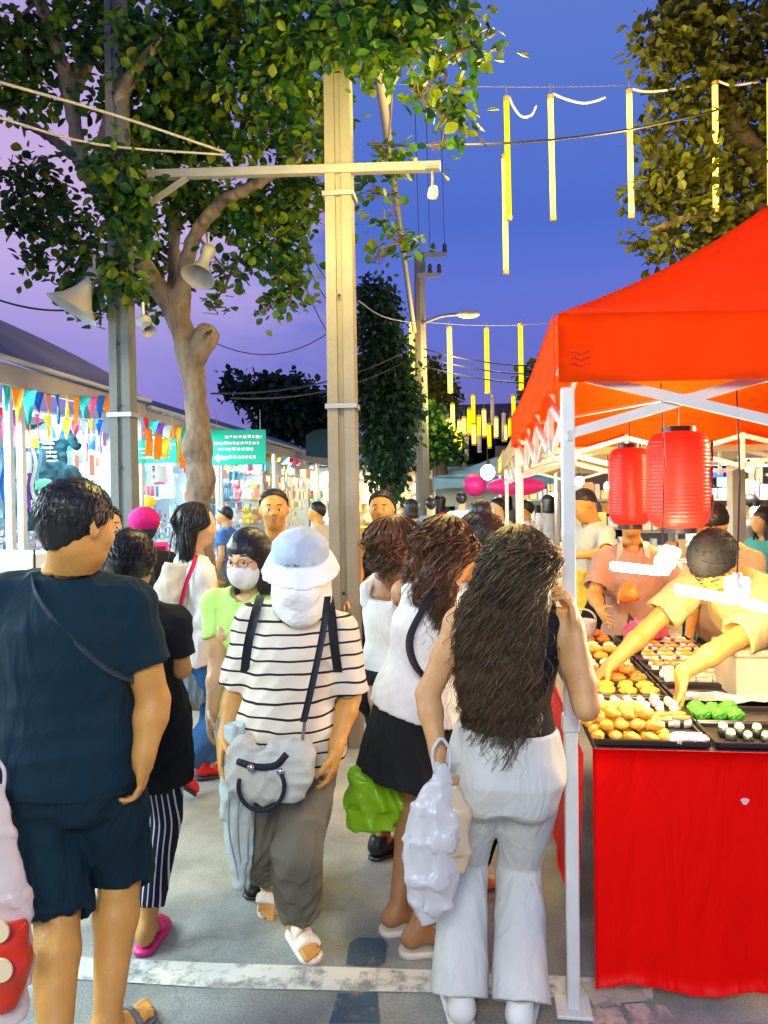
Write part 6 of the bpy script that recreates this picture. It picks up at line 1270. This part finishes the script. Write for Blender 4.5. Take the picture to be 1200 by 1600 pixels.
shelf(1085, 8.6, 1.3, 2.0, 'shelf of bottles and packets behind the nearer lantern', 1, WCARDS); shelf(1190, 8.2, 1.2, 2.1, 'shelf of packets at the right edge', 2, CARDS); shelf(960, 9.6, 1.4, 1.9, 'shelf of goods behind the farther lantern', 3, WCARDS); shelf(870, 12.5, 1.2, 1.8, 'distant shelf of goods left of the white leg', 4, WCARDS)
def bulb(x, y, D, rad, st, col, e, label, cord=.3):
    c = W(x, y, D); r = root('bulb', c, label, 'bulb'); V, Q = sdf_mesh([ell(c, (rad, rad, rad*1.1))], max(rad/5, .006)); mesh_obj('glass', V, Q, emis('bulb_%d_%d' % (st, int(col[2]*10)), col, st), r); m = MB(); m.lathe(c+ZZ*rad, [(rad*.4, -.01), (rad*.4, rad*.7)], 8); m.tube([c+ZZ*rad*1.6, c+ZZ*(rad+cord)], .005, 4); m.build('holder', BLACKP, r)
    if e: light('POINT', c-ZZ*(rad+.04), e, col, rad)
bulb(762, 738, 11, .10, 26, (.75, .92, 1), 40, 'large glowing white bulb below the tents in the lane centre')
for i, (x, y, D, e) in enumerate(((905, 752, 7.4, 35), (950, 760, 8.5, 0), (1170, 730, 7.9, 35), (830, 762, 10.5, 30), (1085, 765, 9, 25), (860, 775, 12, 0), (1000, 770, 8.5, 0), (1180, 800, 6.4, 0))): bulb(x, y, D, .045, 22, (1, .85, .6), e, 'warm bulb number %d from the left among the right stalls' % (i+1) if 0 else ['warm bulb under the beige canopy near the white leg', 'small bulb between white leg and farther lantern', 'warm bulb right of the grey post', 'warm bulb under the yellow canopy', 'warm bulb behind the nearer lantern', 'tiny bulb above the distant crowd', 'small bulb behind the farther lantern', 'small bulb low at the right edge'][i])
for i, (x, y, D) in enumerate(((628, 678, 18), (637, 682, 18), (632, 745, 16))): bulb(x, y, D, .06, 18, (1, .8, .5), 0, ['left tiny bulb beside the ivy clad tree', 'right tiny bulb beside the ivy clad tree', 'orange bulb at the foot of the ivy clad tree'][i])
pouch(W(983, 940, 4.0), (.10, .08, .10), mat('orange_ball', (.85, .2, .02), .4), 'orange_fruit', 'bright orange bag hanging at the pink-shirted vendor\'s side', 'bag', 8)

# stalls that close the far end of the lane
for i, (x, D, w_, wm) in enumerate(((590, 21, 3.4, 1), (655, 23, 3.2, 0), (720, 24, 3.0, 1), (470, 20.5, 2.6, 0))):
    c = W(x, 790, D)*v(1, 1, 0); r = root('market_stall', c, ['warm lit stall at the far end behind the ivy clad tree', 'cool lit stall at the far end of the lane centre', 'warm lit stall at the far end behind the pale blue tent', 'cool lit stall at the far end left of the concrete pole'][i], 'stall')
    m = MB(); m.box(c+ZZ*1.3, (w_, .1, 2.6)); m.build('back_wall', WALLW if not wm else CW, r); m = MB(); m.box(c+ZZ*2.5-v(0, .7, 0), (w_+.1, 1.6, .08), None, .02); m.build('roof', ROOFM, r); m = MB(); m.box(c+ZZ*.45-v(0, 1.0, 0), (w_-.2, .6, .9), None, .02); m.build('counter', MATS['counter_white'] if not wm else YC, r)
    rr = np.random.default_rng(i); m = MB()
    for k in range(90): m.box(c+v(rr.uniform(-w_/2+.15, w_/2-.15), -.12-rr.uniform(0, .15), rr.uniform(1.0, 2.3)), (rr.uniform(.06, .22), .05, rr.uniform(.08, .3)))
    tag(m.build('hung_goods', WCARDS if wm else CARDS, r), kind='stuff'); light('AREA', c+v(0, -.8, 2.35), 60, (1, .85, .6) if wm else COOL, 1.0, sy=.4)
# ------------------------------------------------------------------ vendors
PALEY = cloth('tee_pale_yellow', (.58, .42, .17)); PINKT = cloth('tee_dusty_pink', (.42, .25, .16))
N_ = make_person('vendor in pale yellow tee bending over the trays with both arms stretched out', 1.68, 118, v(1.72, 3.42, .90), v(1.42, 3.12, 1.255), head=v(1.285, 2.99, 1.335), hyaw=128, hpitch=62, sex='m', skin=SK_TAN, h=.008,
    L=dict(e=W(1128, 1012, 2.93), w=W(1066, 1052, 2.86), dir=(-.1, 0, -1), n=(-1, 0, 0), curl=.3), R=dict(e=W(1010, 985, 3.28), w=W(955, 1038, 3.22), dir=(-.8, 0, -.7), n=(0, 0, -1), curl=.4))
top(N_, PALEY, 'shirt', sleeve=.75, sr=.078, shr=.078, hem=.1, loose=.025, fold=.008, seed=41, kx=18); pants(N_, BLACKF, seed=42); hair_short(N_, mat('hair_soft_black', (.02, .018, .016), .75, spec=.2), grow=.012, line=(-.05, .72), seed=5, amp=.004); face(N_)
O_ = make_person('vendor in dusty pink tee and dark apron behind the farther red lantern', 1.66, 165, W(990, 1010, 4.5), W(988, 850, 4.45), head=W(986, 806, 4.4), skin=SK_TAN, h=.011, L=dict(w=W(1050, 960, 4.2), e=W(1062, 925, 4.4)), R=dict(w=W(940, 955, 4.2), e=W(928, 930, 4.4)))
top(O_, PINKT, 'shirt', sleeve=.8, sr=.075, loose=.025, seed=43); pants(O_, BLACKF, seed=44); hair_short(O_, H_BLACK); face(O_)
V, Q = sdf_mesh([loft(O_.A-ZZ*.35, O_.A+ZZ*.30, O_.r, [(0, .19, .17), (.6, .18, .15), (1, .10, .135)])], .012, noise=folds(.008, 24, 3)); mesh_obj('apron', V, Q, cloth('apron_dark', (.06, .055, .05)), O_.root)
for q in (-1, 1): ribbon([O_.A+ZZ*.28+O_.r*q*.08+O_.ft*.13, O_.A+ZZ*.42+O_.r*q*.085+O_.ft*.12, O_.B+O_.r*q*.07+O_.ft*.06, O_.B+O_.r*q*.06-O_.ft*.07], .03, .005, CREAM, 'apron_strap', O_.root)
P_ = make_person('vendor in white tee with yellow apron working left of the farther lantern', 1.66, 110, W(922, 930, 5.9), W(925, 815, 5.9), head=W(912, 790, 5.85), hyaw=105, hpitch=28, sex='m', skin=SK_TAN, h=.014, L=dict(w=W(893, 868, 5.5)), R=dict(w=W(896, 866, 6.0)))
top(P_, cloth('tee_grey_white', (.5, .5, .42)), 'shirt', sleeve=.8, seed=45); pants(P_, BLACKF); hair_short(P_, H_BLACK, line=(0, .7))
V, Q = sdf_mesh([loft(P_.A-ZZ*.4, P_.A+ZZ*.2, P_.r, [(0, .16, .17), (1, .14, .15)])], .014, noise=folds(.008, 24, 3), clips=[lambda x, y, z: (x-P_.A[0])+0*y]); mesh_obj('apron', V, Q, YC, P_.root)
Q_ = make_person('person in tan shirt with lowered head right of the nearer lantern', 1.62, 130, W(1140, 985, 4.6), W(1135, 850, 4.5), head=W(1112, 822, 4.4), hyaw=120, hpitch=40, skin=SK_TAN, h=.012)
top(Q_, cloth('tan_cloth', (.45, .32, .18)), 'shirt', sleeve=.8, loose=.03, seed=47); pants(Q_, BLACKF); hair_short(Q_, H_BLACK, grow=.014)
# ------------------------------------------------------------------ crowd in the distance
cw = dict(white=(.7, .7, .7), teal=(.05, .3, .32), black=(.015, .015, .02), red=(.5, .03, .04), cream=(.6, .5, .35), blue=(.06, .14, .4), pink=(.65, .25, .32), olive=(.18, .2, .1), grey=(.25, .25, .27), orange=(.7, .25, .04))
spec = [(645, 9.4, 'blue', 1.6, 30, 'in the lane right of the basketball vest man'), (672, 11.5, 'grey', 1.62, -20, 'in the lane centre'), (690, 13.2, 'red', 1.66, 100, 'above the curly auburn hair'), (632, 14, 'teal', 1.6, 10, 'near the ivy clad tree foot'), (706, 15.5, 'cream', 1.64, 60, 'under the pale blue tent'),
    (722, 12, 'white', 1.7, 5, 'walking away beyond the curly heads'), (742, 16.5, 'pink', 1.6, -40, 'below the round pink balloon'), (782, 9.6, 'cream', 1.6, 120, 'between hair bun and far white leg'), (794, 14.2, 'olive', 1.66, 30, 'behind the far white leg'), (826, 10.0, 'white', 1.56, 80, 'beside the cream food table'), (858, 11.5, 'grey', 1.64, 20, 'between the two white legs'),
    (950, 9.8, 'black', 1.7, 150, 'behind the white tee vendor'), (1098, 7.4, 'white', 1.58, 100, 'left of the grey post'), (1176, 8.0, 'grey', 1.6, 60, 'right of the grey post'), (1198, 6.4, 'teal', 1.5, 110, 'cut by the right edge'), (500, 9.2, 'cream', 1.58, 70, 'browsing left of the concrete pole'), (524, 12.5, 'white', 1.6, 60, 'far away in front of the last shop'), (355, 9.6, 'blue', 1.54, 80, 'hidden between tree trunk and lime shirt woman')]
for i, (x, D, cn, H, yaw, wh) in enumerate(spec):
    b_ = W(x, 790, D)*v(1, 1, 0); wk = .12 if i % 2 else .05; yr = math.radians(yaw); f_ = v(-math.sin(yr), math.cos(yr), 0)
    p_ = make_person('distant person in %s shirt %s' % (cn, wh), H, yaw, b_+ZZ*H*.53, b_+ZZ*H*.83+f_*.02, hyaw=yaw+random.uniform(-25, 25), sex='fm'[i % 2], skin=(SK_TAN, SK_LIGHT, SK_MID)[i % 3], h=.02 if D > 8 else .016, group='people in the distant crowd', rootpt=b_,
        fL=dict(a=b_+np.cross(ZZ, f_)*.09+f_*wk+ZZ*.085), fR=dict(a=b_-np.cross(ZZ, f_)*.09-f_*wk+ZZ*.085), limb=1.05)
    top(p_, cloth('crowd_'+cn, cw[cn]), 'shirt', sleeve=.6, hem=.14, loose=.022, seed=i, fold=.004); pants(p_, (BLACKF, cloth('denim', (.03, .12, .3)), cloth('grey_cloth', (.2, .19, .17)))[i % 3], 'trousers', fold=.004)
    if i % 2 == 0: hair_bob(p_, H_BLACK, -.12-.05*(i % 3), i)
    else: hair_short(p_, H_BLACK, grow=.012)
# ------------------------------------------------------------------ bags and things in hands
def plastic(name, c, col, tr, rough=.28): return mat(name, col, rough, var=.08, vs=9, trans=tr, bump=.6, bs=22, spec=.6)
def carrier(topp, prof, label, mt, seed, D, xd=(1, 0, 0), flat=.6, loop=True, contents=None, name='plastic_bag', kx=26, amp=.014):
    "prof: list of (py, cx, halfwidth_px)"
    pts = [(W(cx, py, D), hw*D/1204) for py, cx, hw in prof]; r = root(name, pts[-1][0], label, 'bag'); pr = []
    for (a, ra), (b_, rb) in zip(pts[:-1], pts[1:]):
        m_ = max(ra, .004); pr.append(loft(b_, a, xd, [(-.02, rb, rb*flat), (1.02, m_, m_*flat)], k=.02))
    V, Q = sdf_mesh(pr, .0065, noise=folds(amp, kx, seed, .35, 1.3)); b0 = mesh_obj('bag_body', V, Q, mt, r)
    if loop:
        t = pts[0][0]; m = MB()
        for q in (-1, 1): m.tube(catmull([t+v(q*.02, 0, -.03), t+v(q*.026, 0, .03), t+v(q*.008, 0, .065), t+v(0, 0, .07)], 5), .005, 6)
        m.build('handle', mt, r, True)
    if contents:
        for (cx, cy, rx, rz, cm, nm) in contents:
            V, Q = sdf_mesh([ell(W(cx, cy, D-.06), (rx, .05, rz))], .007, noise=folds(.006, 40, int(cx))); mesh_obj(nm, V, Q, cm, r)
    return r
carrier(None, [(1192, 690, 9), (1225, 690, 22), (1265, 680, 36), (1310, 673, 43), (1370, 674, 43), (1410, 672, 33), (1440, 668, 12)], 'large white plastic bag in the left hand of the woman in flared trousers', plastic('bag_white', 0, (.74, .74, .76), .35), 3, 2.2)
carrier(None, [(1225, 708, 10), (1270, 712, 18), (1330, 716, 24), (1365, 716, 12)], 'cream bag hanging behind the large white plastic bag', plastic('bag_cream', 0, (.70, .55, .36), .3), 5, 2.2, loop=False)
carrier(None, [(1128, 590, 8), (1170, 588, 26), (1215, 586, 42), (1255, 586, 50), (1288, 588, 44)], 'bright green plastic bag hanging from the hand of the farthest curly-haired woman', plastic('bag_green', 0, (.36, .66, .02), .45), 7, 2.98, kx=34, amp=.02)
carrier(None, [(1205, 622, 10), (1240, 626, 20), (1285, 622, 18)], 'pale beige bag next to the bright green plastic bag', plastic('bag_beige', 0, (.6, .5, .42), .3), 8, 3.1, loop=False)
rb_ = carrier(None, [(1225, -8, 14), (1300, -6, 30), (1400, 0, 44), (1500, 6, 46), (1590, 6, 34)], 'white bag with red print and cream circles carried by the man in navy', plastic('bag_pale', 0, (.74, .62, .60), .3), 9, 2.0)
# print on the white bag
def patch(cx, cy, rx, ry, D, mt, name, parent, dy=-.0):
    V, Q = sdf_mesh([ell(W(cx, cy, D), (rx, .02, ry))], .006); return mesh_obj(name, V, Q, mt, parent)
c_ = W(8, 1495, 1.975); V, Q = sdf_mesh([loft(W(5, 1570, 1.96), W(12, 1440, 1.96), (1, 0, 0), [(0, .035, .04), (.5, .066, .06), (1, .045, .04)], k=.01)], .006, noise=folds(.008, 26, 4)); mesh_obj('red_print', V, Q, mat('bag_red', (.62, .03, .01), .35), rb_)
for (x, y, r0) in ((-2, 1455, .028), (2, 1515, .030)): m = MB(); m.lathe(W(x, y, 1.895), [(r0, 0), (r0*.98, .006)], 20, ax=(0, -1, 0)); m.build('cream_circle', mat('print_cream', (.75, .6, .35), .5, var=0), rb_)
# pouch and hanging jacket of the striped woman
SAND = cloth('bag_canvas', (.50, .50, .44))
hb = root('handbag', W(428, 1250, 2.42), 'pale canvas pouch bag with dark ring handles at the waist of the striped top woman', 'bag')
V, Q = sdf_mesh([ell(W(402, 1215, 2.44), (.10, .055, .085), k=.04), ell(W(445, 1205, 2.43), (.095, .055, .10), k=.04), ell(W(465, 1185, 2.45), (.055, .05, .075), k=.03), ell(W(380, 1180, 2.46), (.05, .05, .07), k=.03)], .006, noise=folds(.012, 30, 2)); mesh_obj('pouch', V, Q, SAND, hb)
m = MB(); cc = W(410, 1225, 2.36); m.tube([cc+v(.07*math.cos(a), -.02, .075*math.sin(a)) for a in np.linspace(math.pi*.9, math.pi*2.15, 20)], .007, 8); m.build('ring_handle', ST_BLACK, hb, True)
m = MB(); m.tube(catmull([W(372, 1190, 2.40), W(400, 1198, 2.37), W(430, 1196, 2.37), W(448, 1178, 2.38)], 5), .011, 8); m.build('dark_trim', ST_BLACK, hb, True)
for x, y in ((392, 1200), (438, 1206)): m = MB(); m.lathe(W(x, y, 2.345), [(.009, -.004), (.012, 0), (.009, .006)], 12, ax=(0, -1, 0)); m.build('buckle', STEEL, hb, True)
m = MB(); m.tube(catmull([W(470, 1170, 2.44), W(476, 1130, 2.42), W(474, 1120, 2.41)], 4), .006, 6); m.build('clip', STEEL, hb)
jk = root('jacket', W(375, 1380, 2.6), 'pale blue-grey jacket hanging from the bag down the striped top woman\'s side', 'jacket'); V, Q = sdf_mesh([loft(W(378, 1385, 2.62), W(366, 1130, 2.58), (1, .3, 0), [(0, .02, .02), (.1, .035, .03), (.4, .055, .045), (.75, .055, .05), (1, .035, .035)])], .007, noise=folds(.014, 30, 6, .25, 1.3)); mesh_obj('cloth', V, Q, cloth('jacket_grey', (.42, .48, .48)), jk)
for k in range(2): m = MB(); m.tube(catmull([W(360+k*18, 1180, 2.54), W(357+k*14, 1290, 2.55), W(368+k*8, 1350, 2.58), W(376+k*6, 1392, 2.6)], 6), .003, 5); m.build('drawcord', CABG, jk, True)
# phone, tote
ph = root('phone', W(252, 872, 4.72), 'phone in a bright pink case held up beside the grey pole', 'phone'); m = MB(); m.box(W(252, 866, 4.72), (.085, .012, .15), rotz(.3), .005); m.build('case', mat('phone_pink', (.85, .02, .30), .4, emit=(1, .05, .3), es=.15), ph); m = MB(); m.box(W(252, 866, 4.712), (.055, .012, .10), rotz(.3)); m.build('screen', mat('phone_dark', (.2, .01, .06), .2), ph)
tt = root('tote_bag', W(270, 965, 4.0), 'cream tote bag with a red strap on the white blouse woman\'s shoulder', 'bag'); V, Q = sdf_mesh([loft(W(262, 965, 4.05), W(276, 880, 4.05), (1, .4, 0), [(0, .085, .05), (.5, .095, .055), (1, .06, .03)])], .01, noise=folds(.01, 24, 5)); mesh_obj('bag_body', V, Q, CREAM, tt); ribbon([W(281, 952, 4.02), W(290, 915, 4.0), W(303, 880, 4.03), W(306, 868, 4.12)], .022, .006, cloth('strap_red', (.45, .01, .05)), 'strap', tt)
for p_ in ALLP: tuck(p_)
# ------------------------------------------------------------------ added soft front fill, no fixture, for stall lamps behind the viewpoint
light('AREA', v(-.3, -1.6, 2.9), 110, (.93, 1, .92), 1.2, rot=(math.radians(48), 0, 0))
S.view_settings.view_transform = 'Standard'; S.view_settings.look = 'None'; S.view_settings.exposure = .6; S.view_settings.gamma = 1
S.cycles.use_denoising = True; S.cycles.max_bounces = 5; S.cycles.diffuse_bounces = 3; S.cycles.glossy_bounces = 2; S.cycles.transmission_bounces = 3; S.cycles.transparent_max_bounces = 6; S.cycles.sample_clamp_indirect = 4; S.cycles.caustics_reflective = False; S.cycles.caustics_refractive = False
print('SCRIPT', time.time()-T0)
